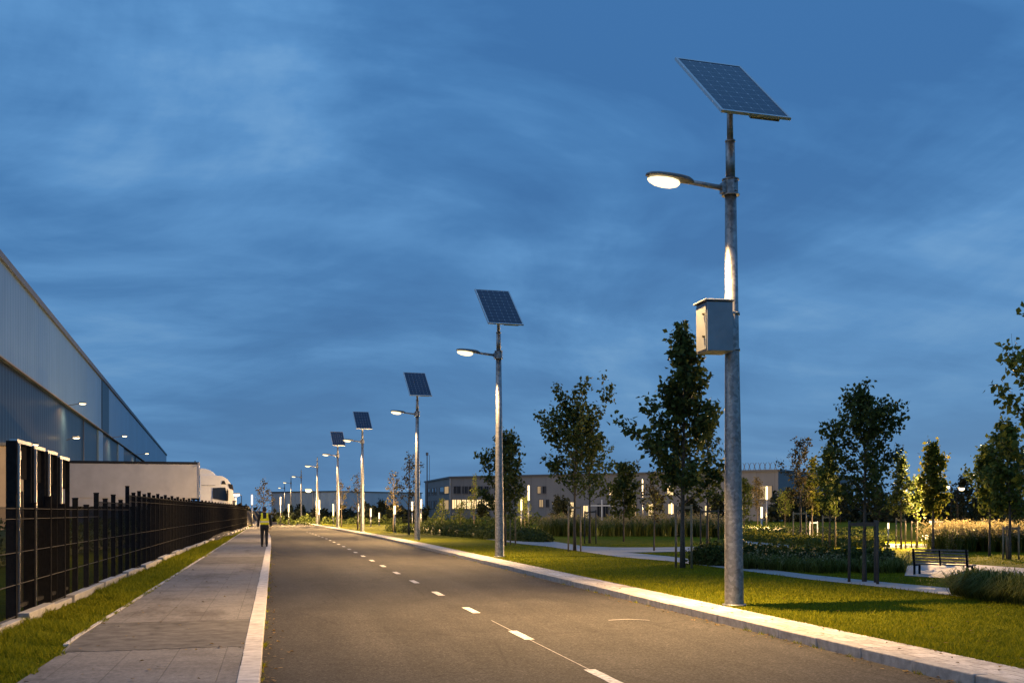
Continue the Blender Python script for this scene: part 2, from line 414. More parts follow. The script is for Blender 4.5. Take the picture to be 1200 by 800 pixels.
def spot(name, loc, power, target=None, angle=150, blend=.8, radius=.15, color=WARM, parent=None):
    l = bpy.data.lights.new(name, 'SPOT'); l.energy = power; l.spot_size = R(angle); l.spot_blend = blend; l.shadow_soft_size = radius; l.color = color
    o = bpy.data.objects.new(name, l); COL.objects.link(o); o.location = loc
    d = Vector(target) if target is not None else Vector((0, 0, -1))
    o.rotation_euler = d.to_track_quat('-Z', 'Y').to_euler()
    if parent is not None: o.parent = parent
    return o
def point(name, loc, power, radius=.1, color=WARM, parent=None):
    l = bpy.data.lights.new(name, 'POINT'); l.energy = power; l.shadow_soft_size = radius; l.color = color
    o = bpy.data.objects.new(name, l); COL.objects.link(o); o.location = loc
    if parent is not None: o.parent = parent
    return o

# ------------------------------------------------------------------ ground and road
def interp(y, tab):
    if y <= tab[0][0]: return tab[0][1]
    for (a, u), (b, v) in zip(tab, tab[1:]):
        if y <= b: return u + (v - u) * (y - a) / (b - a)
    return tab[-1][1]
BEND = [(50, 0), (65, -.12), (80, -.5), (100, -1.15), (127, -2.0), (166, -2.9), (201, -3.9), (300, -6)]
XR = lambda y: 6.235 + interp(y, BEND)         # right kerb face
XL = lambda y: -.124 + .45 * interp(y, BEND)   # left kerb, road side
XFL = [(0, -3.41), (42, -3.41), (60, -3.2), (108, -2.43), (300, -5)]
XF = lambda y: interp(y, XFL)
XWL = lambda y: interp(y, [(0, -2.19), (12.5, -2.19), (13.5, -2.27), (40, -2.22), (108, -2.22), (300, -4.5)])  # left edge of the footway
ys = [-25, -10, 0, 4, 8, 10, 12, 13, 14, 16, 18, 20, 25, 30, 36, 42, 50, 58, 65, 72, 80, 90, 100, 110, 120, 127, 140, 150, 166, 185, 201]

g = MB(); S = 1500
g.add([(-S, -S, -.03), (S, -S, -.03), (S, S, -.03), (-S, S, -.03)], [(0, 1, 2, 3)])
tag(g.build('ground', M['turf']), kind='structure')
g = MB().sheet([(XL(y) - .05, y, 0) for y in ys], [(XR(y) + .05, y, 0) for y in ys])
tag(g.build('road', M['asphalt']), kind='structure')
g = MB().sheet([(XWL(y), y, .11) for y in ys], [(XL(y) - .198, y, .11) for y in ys])
g.sheet([(XWL(y), y, -.03) for y in ys], [(XWL(y), y, .11) for y in ys])
tag(g.build('footway', M['slab']), kind='structure')
# darker reinstated bands of asphalt across the footway
g = MB()
for (ya, yb) in ((12.55, 15.7), (32.5, 37.5), (52, 56), (66, 72)):
    k = 9
    nx_ = 24; rows = []
    for i in range(k + 1):
        yq = ya + (yb - ya) * i / k; row = []
        for j in range(nx_ + 1):
            t = j / nx_; jit = rnd.uniform(-.035, .035) + .12 * (t - .5) if i in (0, k) else 0
            row.append(((XWL(yq) + .03) * (1 - t) + (XL(yq) - .205) * t, yq + jit, .114))
        rows.append(row)
    g.add([p for row in rows for p in row], [(i * (nx_ + 1) + j, i * (nx_ + 1) + j + 1, (i + 1) * (nx_ + 1) + j + 1, (i + 1) * (nx_ + 1) + j) for i in range(k) for j in range(nx_)])
tag(g.build('footway_patch', M['patch']), kind='structure')
# pale edging kerb on the left, cut in stones
def stones(mb, fx0, fx1, z0, z1, y0, y1, step, gap=.008, jit=.004):
    y = y0
    while y < y1:
        b = min(y + step, y1) - gap
        j = rnd.uniform(-jit, jit); jz = rnd.uniform(-jit, jit) * .7
        vs = []
        for z in (z0, z1 + jz):
            vs += [(fx0(y) + j, y, z), (fx1(y) + j, y, z), (fx1(b) + j, b, z), (fx0(b) + j, b, z)]
        mb.add(vs, [(3, 2, 1, 0), (4, 5, 6, 7), (0, 1, 5, 4), (1, 2, 6, 5), (2, 3, 7, 6), (3, 0, 4, 7)])
        y += step
g = MB(); stones(g, lambda y: XL(y) - .195, lambda y: XL(y), -.02, .118, -6, 112, 1.0)
tag(g.build('kerb', M['kerb_pale'], bevel=.008), kind='structure')
g = MB(); stones(g, lambda y: XR(y), lambda y: XR(y) + .16, -.02, .118, 3, 125, 1.0, .016, .006)
tag(g.build('kerb', M['kerb'], bevel=.012), kind='structure')
g = MB(); stones(g, lambda y: XWL(y) - .06, lambda y: XWL(y) - .004, -.02, .116, 13.2, 108, 1.0, .006)
tag(g.build('footway_edging', M['kerb_pale']), kind='structure')
g = MB().sheet([(XR(y) + .158, y, .110) for y in ys], [(XR(y) + .72, y, .110) for y in ys])
tag(g.build('paved_strip', M['strip']), kind='structure')
# lawns
g = MB().sheet([(XR(y) + .70, y, .104) for y in ys], [(160, y, .104) for y in ys])
tag(g.build('lawn', M['turf']), kind='structure')
g = MB().sheet([(-60, y, .06) for y in ys], [(XWL(y) - .03, y, .085) for y in ys])
tag(g.build('verge', M['turf']), kind='structure')
# yard beyond the fence
ss = lambda t: max(0, min(1, t)) ** 2 * (3 - 2 * max(0, min(1, t)))
YZ = lambda x, y: .07 + 1.66 * ss((y - 48) / 38) * ss((-x - 2.7) / 1.0)
yy3 = list(range(30, 420, 6)); xx3 = [-2.5, -2.8, -3.1, -3.4, -3.7, -4.2, -6, -9, -20, -45, -90, -140]
g = MB(); nx = len(xx3)
g.add([(x - (.8 if y < 60 else 0) * (k < 6) - (5.4 if y < 40 else 0) * (k < 8), y, YZ(x, y)) for y in yy3 for k, x in enumerate(xx3)], [(j * nx + i, j * nx + i + 1, (j + 1) * nx + i + 1, (j + 1) * nx + i) for j in range(len(yy3) - 1) for i in range(nx - 1)])
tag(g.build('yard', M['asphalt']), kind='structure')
# markings
g = MB()
XC = lambda y: (3.125 + interp(y, BEND) * .75)
y = 7.25
first = F * 1.6 / 194.0
k = 0
pitch = F * 1.6 * (.00866 - .00515) / 2
yy = first / math.cos(PSI) * .985
P1 = at(705, 793, 0); P2 = at(463, 671, 0); step = (P2.y - P1.y) / 5
for i in range(-1, 22):
    yc = P1.y + step * i; hl = .52
    if yc > 108: break
    n = 6
    g.sheet([(XC(yc) - .062 + rnd.uniform(-.004, .004), yc - hl + 2 * hl * q / n, .004) for q in range(n + 1)], [(XC(yc) + .062 + rnd.uniform(-.004, .004), yc - hl + 2 * hl * q / n, .004) for q in range(n + 1)])
tag(g.build('lane_marking', M['paint']), kind='structure')
g = MB()
for a, b in zip(ys, ys[1:]):
    if a >= 4 and b <= 16: g.sheet([(XC(a) - .007, a, .0025), (XC(b) - .007, b, .0025)], [(XC(a) + .006, a, .0025), (XC(b) + .006, b, .0025)])
pts = [at(713 + 48 * q / 10, 726.5 - 1.2 * math.sin(q / 10 * math.pi), 0) for q in range(11)]
g.sheet([p + Vector((0, -.025, .004)) for p in pts], [p + Vector((0, .025, .004)) for p in pts])
tag(g.build('road_seam', M['kerb']), kind='structure')
# paths in the park
def ribbon(name, front, back, m, z=.112, kind='structure'):
    g = MB(); g.sheet([at(*p, z) for p in front], [at(*p, z) for p in back])
    return tag(g.build(name, m), kind=kind)
ribbon('path', [(612, 637), (642, 640), (725, 652), (785, 657), (870, 668), (950, 678.5), (1040, 688), (1135, 699.5), (1230, 713)],
       [(612, 631), (642, 633), (725, 646), (785, 651.5), (870, 663), (950, 673), (1040, 682), (1135, 690.5), (1230, 702)], M['path'])
ribbon('path', [(560, 630), (612, 637)], [(560, 627.5), (612, 631)], M['path'])
ribbon('path', [(683, 645), (720, 647), (770, 646.5), (826, 645)], [(683, 639.5), (720, 641), (770, 641), (826, 640)], M['path'], .116)
ribbon('path', [(862, 636), (890, 638.5), (925, 642)], [(862, 632.5), (890, 634.5), (925, 637)], M['path'])
ribbon('plaza', [(1060, 674), (1145, 679), (1240, 684)], [(1064, 662), (1140, 661), (1240, 668)], M['path'], .118)
ribbon('path', [(1035, 641.5), (1110, 641.5), (1135, 642)], [(1035, 637), (1110, 637), (1135, 637)], M['path'])

# ------------------------------------------------------------------ grass blades
def blades(name, pts, h, wdt, seed, lean=.5, vary=.35):
    r = np.random.default_rng(seed); n = len(pts)
    a = r.uniform(0, 2 * np.pi, n); pn = np.sin(pts[:, 0] * 3.1 + np.sin(pts[:, 1] * 1.7) * 2) * np.sin(pts[:, 1] * 2.3 + np.sin(pts[:, 0] * 1.9) * 2) + .6 * np.sin(pts[:, 0] * 7.3 + pts[:, 1] * 5.1)
    hh = h * r.uniform(.5, 1.3, n) * np.clip(1 + vary * pn, .25, 2.2); ln = r.normal(0, lean, (n, 2)) * hh[:, None]
    dx = np.stack([np.cos(a), np.sin(a), np.zeros(n)], 1) * (wdt * r.uniform(.6, 1.3, n))[:, None]
    V = np.stack([pts - dx, pts + dx, pts + np.concatenate([ln, hh[:, None]], 1)], 1).reshape(-1, 3)
    Fc = np.arange(3 * n).reshape(-1, 3)
    return np_mesh(name, V, Fc, M['blade'])
r = np.random.default_rng(3)
n = 110000
yy_ = 9.5 * (70 / 9.5) ** r.random(n); t = r.random(n)
xl = np.array([XF(y) - .5 for y in yy_]); xr = np.array([XWL(y) - .03 for y in yy_])
xx = xl + (xr - xl) * t
edge = r.normal(0, .03, n); keep = (np.sin(xx * 2.1 + yy_ * 1.3) + np.sin(xx * 5.3 - yy_ * .9 + 1) + r.normal(0, .7, n)) > -1.35
pts = np.stack([xx + edge, yy_, np.full(n, .08)], 1)[keep]
hb = .035 + .025 * r.random(len(pts))
tag(blades('verge_grass', pts, .065, .008, 5, .6, .6), kind='stuff')
n = 230000
yy_ = 9.0 * (48 / 9.0) ** r.random(n)
u = r.random(n) ** 1.2; xx = np.array([XR(y) + .7 for y in yy_]) + u * (4 + yy_ * .55)
pts = np.stack([xx, yy_, np.full(n, .102)], 1)
# keep off the paths
def in_path(px_, py_):
    d = px_ * RIGHT.x + py_ * RIGHT.y, px_ * FWD.x + py_ * FWD.y
    X = CX + F * d[0] / d[1]; Y = HZ + F * (CH - .11) / d[1]
    f = np.interp(X, [560, 612, 642, 725, 785, 870, 950, 1040, 1135, 1230], [630, 637, 640, 652, 657, 668, 678.5, 688, 699.5, 713])
    b_ = np.interp(X, [560, 612, 642, 725, 785, 870, 950, 1040, 1135, 1230], [627.5, 631, 633, 646, 651.5, 663, 673, 682, 690.5, 702])
    a = (Y < f + .2) & (Y > b_ - .2)
    a |= (X > 683) & (X < 826) & (Y > 640) & (Y < 647)
    a |= (X > 1060) & (Y > 661) & (Y < 679 + (X - 1140) * .05)
    return a
pts = pts[~in_path(pts[:, 0], pts[:, 1])]
tag(blades('lawn_grass', pts, .042, .007, 6), kind='stuff')

r = np.random.default_rng(17); S_ = []
for k in range(900):
    yq = 7.5 * (60 / 7.5) ** r.random(); q = r.random()
    if q < .34: x, z = XR(yq) - abs(r.normal(0, .12)) - .02, .012
    elif q < .5: x, z = XL(yq) + abs(r.normal(0, .1)) + .02, .012
    elif q < .62: x, z = r.uniform(XWL(yq), XL(yq) - .2), .123
    elif q < .72: x, z = XR(yq) + r.uniform(.15, .7), .121
    else: x, z = XR(yq) + .7 + r.random() * (3 + yq * .4), .15
    S_.append((x, yq, z))
S_ = np.array(S_); n = len(S_); a = r.uniform(0, 6.283, n); L = r.uniform(.03, .065, n)
d = np.stack([np.cos(a), np.sin(a), np.zeros(n)], 1) * L[:, None]; e = np.stack([-np.sin(a), np.cos(a), np.zeros(n)], 1) * (L * .36)[:, None]
up = np.array([0, 0, 1.0]) * r.uniform(.0, .018, (n, 1))
V = np.stack([S_ - d * .5, S_ + e + up, S_ + d * .5 + up * .5, S_ - e + up], 1).reshape(-1, 3)
M['litter'] = leaf_mat('fallen_leaf', (.05, .035, .012), (.13, .085, .025), (.26, .17, .04), .2)
tag(np_mesh('fallen_leaves', V, np.arange(n * 4).reshape(-1, 4), M['litter']), kind='stuff')
# weeds along the kerb joints
r = np.random.default_rng(23); S_ = []
for k in range(90):
    yq = 8 * (45 / 8) ** r.random(); x, z = [(XR(yq) - .015, 0), (XL(yq) + .012, 0), (XWL(yq) + .01, .11)][k % 3]
    m_ = int(r.integers(6, 22)); S_.append(np.stack([x + r.normal(0, .018, m_), yq + r.normal(0, .06, m_), np.full(m_, z)], 1))
tag(blades('kerb_weeds', np.concatenate(S_), .05, .006, 31, .8, 0), kind='stuff')
# ------------------------------------------------------------------ solar street lamps
def lerp(a, b, t): return a + (b - a) * t
def make_lamp(label, loc, panel=True, cabinet=False, power=5000, lean=0):
    root = empty('solar_street_lamp' if panel else 'street_lamp', loc, 0, label, 'street lamp', 'street lamps along the right of the road')
    root.rotation_euler = (0, lean, 0)
    m = MB(); m.tube([(0, 0, -.1), (0, 0, .02), (0, 0, 2), (0, 0, 4.2), (0, 0, 6.55)], [.152, .150, .135, .112, .090], 24)
    m.tube([(0, 0, .0), (0, 0, .025)], [.19, .185], 24)
    m.build('pole', M['galv'], root)
    m = MB(); m.tube([(0, 0, 6.72), (0, 0, 7.36)], [.074, .074], 20); m.tube([(0, 0, 7.34), (0, 0, 7.37)], [.082, .082], 20)
    m.tube([(0, 0, 7.3), (0, 0, 8.0 if panel else 7.75)], [.05, .05], 16)
    m.build('upper_pole', M['galv'], root)
    m = MB(); m.tube([(0, 0, 6.5), (0, 0, 6.75)], [.125, .125], 8, smooth=False)
    m.tube([(0, 0, 6.49), (0, 0, 6.51)], [.14, .14], 20); m.tube([(0, 0, 6.735), (0, 0, 6.755)], [.135, .135], 20)
    for a in range(4):
        for z in (6.55, 6.7):
            d = Vector((math.cos(a * 1.571 + .4), math.sin(a * 1.571 + .4), 0)); m.tube([d * .11 + Vector((0, 0, z)), d * .15 + Vector((0, 0, z))], .016, 6)
    m.build('collar', M['galv'], root)
    m = MB(); m.tube([(-.08, 0, 6.60), (-.72, 0, 6.68)], [.042, .038], 14); m.box((-.13, 0, 6.605), (.06, .13, .16))
    m.build('arm', M['galv'], root)
    # head: lofted luminaire
    rings = []
    for (x, wy, wz, cz) in ((-.62, .035, .035, 6.668), (-.66, .075, .055, 6.675), (-.72, .10, .07, 6.69), (-.85, .135, .075, 6.705), (-1.05, .155, .07, 6.725), (-1.22, .145, .06, 6.742), (-1.34, .11, .048, 6.75), (-1.40, .05, .025, 6.752)):
        ring = []
        for k in range(20):
            a = 2 * math.pi * k / 20
            z = math.sin(a) * wz; z = z if z > 0 else z * .55
            ring.append(Vector((x, math.cos(a) * wy, cz + z)))
        rings.append(ring)
    MB().loft(rings).build('lamp_head', M['lamp_body'], root)
    rings = []
    for (x, s_) in ((-.86, .25), (-.90, .65), (-1.0, .95), (-1.12, 1.0), (-1.25, .85), (-1.34, .5), (-1.375, .2)):
        ring = []
        for k in range(18):
            a = 2 * math.pi * k / 18
            ring.append(Vector((x, math.cos(a) * .14 * s_, 6.665 + (x + 1.1) * -.09 + math.sin(a) * .10 * s_ * (1 if math.sin(a) < 0 else .6))))
        rings.append(ring)
    MB().loft(rings).build('lens', M['lens'], root)
    spot('street_lamp_light', (-1.12, 0, 6.50), power, (-.24 if cabinet else -.38, -.02, -1), parent=root, angle=132 if cabinet else 144, blend=1.0, radius=.06)
    if panel:
        phi = R(18.5); tau = R(42.4); W_, L_ = 1.205, 2.03
        down_h = RIGHT * math.sin(phi) - FWD * math.cos(phi)
        a_ = RIGHT * math.cos(phi) + FWD * math.sin(phi)
        b_ = down_h * math.cos(tau) + Vector((0, 0, -math.sin(tau)))
        nrm = a_.cross(-b_)
        rot = Matrix((a_, -b_, nrm)).transposed()
        pc = Vector((0, 0, 8.13)) + nrm * .07
        m = MB()
        t_ = .045
        m.box((0, L_ / 2 - .02, 0), (W_, .04, t_)); m.box((0, -L_ / 2 + .02, 0), (W_, .04, t_))
        m.box((W_ / 2 - .02, 0, 0), (.04, L_ - .08, t_)); m.box((-W_ / 2 + .02, 0, 0), (.04, L_ - .08, t_))
        m.box((0, 0, -.012), (W_ - .08, L_ - .08, .012))
        pf = m.build('solar_panel', M['alu'], root); pf.location = pc; pf.rotation_euler = rot.to_euler()
        cw, cl_ = .19 * 6, .19 * 10.2
        m = MB(); m.add([(0, 0, 0), (W_ - .082, 0, 0), (W_ - .082, L_ - .082, 0), (0, L_ - .082, 0)], [(0, 1, 2, 3)])
        c = m.build('cells', M['cells'], pf); c.location = (-(W_ - .082) / 2, -(L_ - .082) / 2, .016)
        m = MB()
        for yb in (-.45, .45): m.bar((-.5, yb, -.05), (.5, yb, -.05), .05, .045)
        m.bar((0, -.62, -.10), (0, .62, -.10), .06, .05); m.bar((-.05, -.93, -.05), (.45, -.93, -.05), .06, .06)
        m.tube([(-.09, 0, -.12), (.09, 0, -.12)], .05, 10)
        br = m.build('mount_bracket', M['lamp_body'], root); br.location = pc; br.rotation_euler = rot.to_euler()
    if cabinet:
        c = MB(); bx, by = .43, .44; cx_, cy_ = -.36, -.17; z0, z1 = 3.97, 4.74
        c.box((cx_, cy_, (z0 + z1) / 2), (bx, by, z1 - z0))
        cb = c.build('cabinet', M['cabinet'], root, bevel=.012)
        MB().box((cx_ - .012, cy_, z1 + .018), (bx + .06, by + .05, .03)).build('cabinet_roof', M['cabinet'], cb, bevel=.008)
        MB().box((cx_ - bx / 2 - .008, cy_, (z0 + z1) / 2), (.014, by - .05, z1 - z0 - .06)).build('cabinet_door', M['cabinet'], cb, bevel=.004)
        for z in (4.2, 4.55): MB().tube([(cx_ - bx / 2 - .014, cy_ - by / 2 + .08, z), (cx_ - bx / 2 - .045, cy_ - by / 2 + .08, z)], .02, 10).build('latch', M['dark_metal'], cb)
        for z in (4.05, 4.62):
            d = MB(); d.tube([(0, 0, z - .02), (0, 0, z + .02)], [.128, .127], 20); d.box((-.09, -.05, z), (.2, .16, .035)); d.build('strap', M['galv'], cb)
    return root
LZ = .11
def lamp_loc(px, zc):
    p = P(px, 600, zc); return (p.x, p.y, LZ)
PW = 11500
make_lamp('nearest and tallest solar street lamp, with grey cabinet on its galvanised pole', lamp_loc(860.5, depth_at(709)), True, True, 14500, R(-.55))
make_lamp('second solar street lamp from the viewer, thin pole rising in front of a dark tree', lamp_loc(585.5, depth_at(652.2)), True, False, PW, R(-.3))
make_lamp('third solar street lamp from the viewer, left of the pale office building', lamp_loc(489, depth_at(633.5) * 1.04), True, False, PW)
make_lamp('fourth solar street lamp, panel tilted over the end of the lawn strip', lamp_loc(424.7, 81.5), True, False, PW)
make_lamp('farthest street lamp that carries a solar panel, overlapped by the next lamp head', lamp_loc(395.8, 102), True, False, PW)
bl = make_lamp('solar street lamp added just behind the viewer to light the verge, outside the photo', (6.9, -1.6, LZ), True, False, 1300)  # unseen lamp, added to light the verge and footway
FL = make_lamp('largest of the distant lamps without a solar panel, against the far hall', lamp_loc(371.8, 127.5), False, False, PW)
for (px, zc, lab) in ((353, 166, 'second of the distant panel-less street lamps, standing in front of the far hall'),
                      (341, 201, 'third of the distant panel-less street lamps along the bend'),
                      (333.5, 245, 'smallest and last visible lamp head of the street lamp row')):
    o = copy_tree(FL); o.location = lamp_loc(px, zc); o['label'] = lab

# ------------------------------------------------------------------ glowing light columns in the park
def make_column(h, tl, pw=1300):
    root = empty('light_column', (0, 0, 0)); root['category'] = 'light column'; root['group'] = 'glowing light columns around the park'
    m = MB(); m.tube([(0, 0, -.05), (0, 0, h - tl)], [.07, .06], 12); m.tube([(0, 0, 0), (0, 0, .03)], [.14, .14], 12)
    m.build('post', M['galv'], root)
    MB().tube([(0, 0, h - tl), (0, 0, h - .04)], [.075, .075], 12).build('glowing_tube', M['tube'], root)
    MB().tube([(0, 0, h - .04), (0, 0, h)], [.085, .08], 12).build('cap', M['lamp_body'], root)
    point('light_column_light', (0, 0, h + .06), pw, .03, WARM, root)
    return root
COLS = [(619.5, 568, 586, 620, 'bright light column right of the second solar lamp, before the office wall'),
        (611, 584.5, 597.5, 619, 'shorter light column just left of a brighter one by the office'),
        (753, 561, 582, 613, 'light column behind the large tree, tube high against the office wall'),
        (787, 589, 602, 613, 'light column half hidden by the trunk of the largest tree'),
        (898.5, 569, 585, 622, 'taller of two light columns before the right end of the office'),
        (892.5, 593, 606.5, 624, 'lower of two light columns before the right end of the office'),
        (462.5, 591.5, 602, 624, 'light column on the lawn left of the third solar lamp'),
        (483, 587, 598, 620, 'light column immediately left of the third solar lamp pole'),
        (493.5, 584.5, 595, 619, 'light column immediately right of the third solar lamp pole'),
        (434.5, 595, 605, 617, 'light column just right of the fourth solar lamp pole'),
        (444.3, 600, 607.5, 615, 'smallest light column, among dark shrubs beyond the lawn'),
        (419.8, 589, 599, 618, 'light column just left of the fourth solar lamp pole'),
        (390.6, 590, 604, 614, 'thin light column left of the farthest solar panel lamp'),
        (374.3, 585, 595, 614, 'light column just right of the first panel-less street lamp'),
        (338.3, 590, 599.5, 614, 'light column at the far end of the road between lamp poles'),
        (328.7, 582, 591.5, 614, 'slim light column at the far left end of the lamp row'),
        (295.3, 579, 591, 617, 'large light column at the end of the footway beyond the fence'),
        (1041, 611.5, 619, 636, 'lowest light column, on the lawn between the broad tree and the yellow tree'),
        (276.3, 583, 594, 614, 'light column behind the fence end, right of the truck')]
for (px, yt, yb_, ybase, lab) in COLS:
    p = at(px, ybase, .1); zc = zof(p); h = CH - .1 + (HZ - yt) / F * zc; tl = (yb_ - yt) / F * zc
    o = make_column(h, tl, 5600 if px in (898.5, 892.5, 753, 787, 1041) else 3800); o.location = p; o['label'] = lab
    if px == 1041: o.scale = (.55, .55, 1)
# distant flood lights on poles
def flood(px, py, zc, lab, pw=900, sgn=1, aim=(-1, 0, -.5)):
    p = P(px, 600, zc); p.z = .08; h = CH - .08 + (HZ - py) / F * zc; k = zc / 130
    root = empty('flood_light', p, 0, lab, 'flood light', 'distant flood lights')
    MB().tube([(0, 0, -.1), (0, 0, h - .1 * k)], [.04 * k + .012, .03 * k + .01], 10).build('pole', M['dark_metal'], root)
    m = MB(); m.bar((0, 0, h - .12 * k), (-.4 * sgn * k, 0, h + .02), .06 * k); m.box((-.55 * sgn * k, 0, h + .1 * k), (.75 * k, .5 * k, .1 * k))
    m.build('lamp_head', M['lamp_body'], root)
    rr = [[Vector((-.55 * sgn * k + math.cos(a) * .34 * q * k, math.sin(a) * .24 * q * k, h - .10 * k + dz * k)) for a in [2 * math.pi * j / 12 for j in range(12)]] for q, dz in ((.3, -.16), (.8, -.1), (1, .02), (1, .145))]
    MB().loft(rr).build('lens', M['lens_far'], root)
    spot('flood_light_light', (-.6 * sgn * k, 0, h - .32 * k), pw, aim, 165, .7, .03, WARM, root)
flood(367, 574, 140, 'flood light on a post in front of the far hall roof', 4000, 1, (-.6, 0, -1))
flood(283, 579, 150, 'round flood light above the fence end, right of the truck cab', 4000, 1, (-.6, -.3, -1))
flood(1114.5, 570, 46, 'left flood light of the pair above the yellow tree at right', 20000, 1, (-.5, -1, -.12))
flood(1122, 572, 50, 'right flood light of the pair above the yellow tree at right', 4200, -1, (.8, -.6, -.5))

# ------------------------------------------------------------------ trees
def kites(sites, size, r, flat=.35):
    """leaf kites: two triangles folded along the midrib"""
    n = len(sites)
    d = r.normal(0, 1, (n, 3)); d[:, 2] -= .45; d /= np.linalg.norm(d, axis=1)[:, None]
    q = r.normal(0, 1, (n, 3)); q[:, 2] += .6
    s_ = np.cross(d, q); s_ /= np.linalg.norm(s_, axis=1)[:, None] + 1e-6
    nn = np.cross(s_, d)
    L = size * r.uniform(.6, 1.25, n); L = L[:, None]
    b0 = sites; tip = sites + d * L
    mid = sites + d * L * .42
    up = nn * L * flat * .35
    l = mid + s_ * L * .36 + up; rr = mid - s_ * L * .36 + up
    V = np.stack([b0, l, tip, rr], 1).reshape(-1, 3)
    k = np.arange(n) * 4
    Fc = np.stack([np.stack([k, k + 1, k + 2], 1), np.stack([k, k + 2, k + 3], 1)], 1).reshape(-1, 3)
    return V, Fc
def tree(name, label, px, pyb, pyt, hw, pycb, nleaf, leaf, mat, seed, group='young park trees', nl=None, tilt=0, spread=1.0, z=.11, topbare=.0, rmul=1.0, peak=.33, depth=None, cat='tree', lmul=1.0, pexp=1.05, steep=0):
    rr = random.Random(seed); r = np.random.default_rng(seed)
    if depth: base = P(px, 600, depth); base.z = .05
    else: base = at(px, pyb, z)
    zc = zof(base); s = F / zc
    pyb_ = HZ + (CH - base.z) * s
    H = (pyb_ - pyt) / s; Rw = hw / s; hb = (pyb_ - pycb) / s
    root = empty(name, base, 0, label, cat, group)
    r0 = max(.018, .0105 * H) * rmul
    m = MB(); tp = []
    for k in range(9):
        t = k / 8
        tp.append(Vector((math.sin(t * 5 + seed) * .012 * H * t + tilt * t * H * .05, math.cos(t * 4 + seed * 2) * .01 * H * t, t * H * .98 - (.05 if k == 0 else 0))))
    def trunk_at(h):
        t = max(0, min(1, h / (H * .98))) * 8; i = min(7, int(t)); return tp[i].lerp(tp[i + 1], t - i)
    m.tube(tp, [r0 * (1.25 if k == 0 else 1) * (1 - .93 * (k / 8) ** 1.1) + .003 for k in range(9)], 8)
    nl = nl or max(9, int(17 + H * 2.2))
    segs = []
    for i in range(nl):
        u = (i + rr.random() * .8) / nl; u = min(u, .97)
        h = hb + (H - hb) * (u * .93)
        prof = (.72 + .28 * u / peak) if u < peak else 1 - .86 * ((u - peak) / (1 - peak)) ** pexp
        reach = Rw * prof * rr.choice((.6, .85, 1.0, 1.15, 1.3)) * rr.uniform(.85, 1.15) * spread
        az = i * 2.39996 + rr.uniform(-.5, .5)
        ang = R(lerp(62, 28, u) - steep + rr.uniform(-8, 8))
        L = max(.12, reach / math.sin(ang) * .86)
        p0 = trunk_at(h - (H - hb) * .04)
        d = Vector((math.cos(az) * math.sin(ang), math.sin(az) * math.sin(ang), math.cos(ang)))
        pts = [p0]
        for q in range(4):
            d = (d + Vector((rr.uniform(-.13, .13), rr.uniform(-.13, .13), .05))).normalized()
            pts.append(pts[-1] + d * (L / 4))
        rl = max(.006, r0 * .34 * (1 - .6 * u))
        m.tube(pts, [rl, rl * .8, rl * .6, rl * .4, .004], 5, cap=False)
        segs.append((pts, 1.0))
        for q in range(rr.randint(3, 5)):
            t = rr.uniform(.25, .95) * 4; j = min(3, int(t)); a = pts[j].lerp(pts[j + 1], t - j)
            dd = (d + Vector((rr.uniform(-1, 1), rr.uniform(-1, 1), rr.uniform(-.15, .8))) * .85).normalized()
            l2 = L * rr.uniform(.16, .38); b = a + dd * l2 * .5; c = b + (dd + Vector((0, 0, .25))).normalized() * l2 * .5
            m.tube([a, b, c], [max(.004, rl * .35), max(.003, rl * .25), .003], 4, cap=False)
            segs.append(([a, b, c], .6))
    # leader shoot at the very top
    segs.append(([trunk_at(H * (.80 + topbare)), trunk_at(H * .9), tp[-1]], 1.0)); segs.append(([trunk_at(H * .9), tp[-1], tp[-1] + Vector((0, 0, .05))], .5))
    m.build('trunk', M['bark'], root)
    lens = np.array([sum((p[k + 1] - p[k]).length for k in range(len(p) - 1)) * w for p, w in segs]); pr = lens / lens.sum()
    ncl = max(10, int(nleaf * 1.12) // 4); pick = r.choice(len(segs), ncl, p=pr)
    sites = np.zeros((ncl, 3))
    for i, k in enumerate(pick):
        p, w = segs[k]; t = (r.random() ** .75 * (.82 if w == 1.0 else 1) + (.18 if w == 1.0 else 0)) * (len(p) - 1); j = min(len(p) - 2, int(t)); sites[i] = p[j].lerp(p[j + 1], t - j)
    sites = np.repeat(sites, 4, 0); sites += r.normal(0, leaf * .62, sites.shape)
    V, Fc = kites(sites, leaf * lmul, r)
    np_mesh('crown', V, Fc, mat, root)
    return root
def support(label, pl, pr_, ytop, tree_base=None, mat=None, back=0.0, extra=None, rail=1):
    """two (or more) stakes joined by a cross bar around a young trunk"""
    a = at(*pl); b = at(*pr_); mid = (a + b) / 2
    root = empty('tree_support_frame', mid, 0, label, 'tree support', 'wooden tree support frames')
    s = F / zof(mid); h = (((pl[1] + pr_[1]) / 2) - ytop) / s
    mat = mat or M['stake']; r_ = .031
    tops = []
    for q in (a, b):
        d = q - mid; t = Vector((d.x * .97, d.y * .97, h + rnd.uniform(-.02, .04)))
        MB().tube([Vector((d.x, d.y, -.05)), t], [r_, r_ * .95], 10).build('stake', mat, root); tops.append(t)
    if back:
        d = (b - a).normalized(); nrm = Vector((-d.y, d.x, 0)) * back
        t = nrm + Vector((0, 0, h)); MB().tube([nrm + Vector((0, 0, -.05)), t], [r_, r_], 10).build('stake', mat, root); tops.append(t)
    m = MB()
    for i in range(len(tops)):
        if len(tops) == 2 and i == 1: break
        u, v = tops[i] - Vector((0, 0, .08)), tops[(i + 1) % len(tops)] - Vector((0, 0, .08))
        m.bar(u, v, .035, .075)
    m.build('crossbar', mat, root)
    return root
LD, LM, LY, LB = M['leaf_dark'], M['leaf_mid'], M['leaf_yellow'], M['leaf_brown']
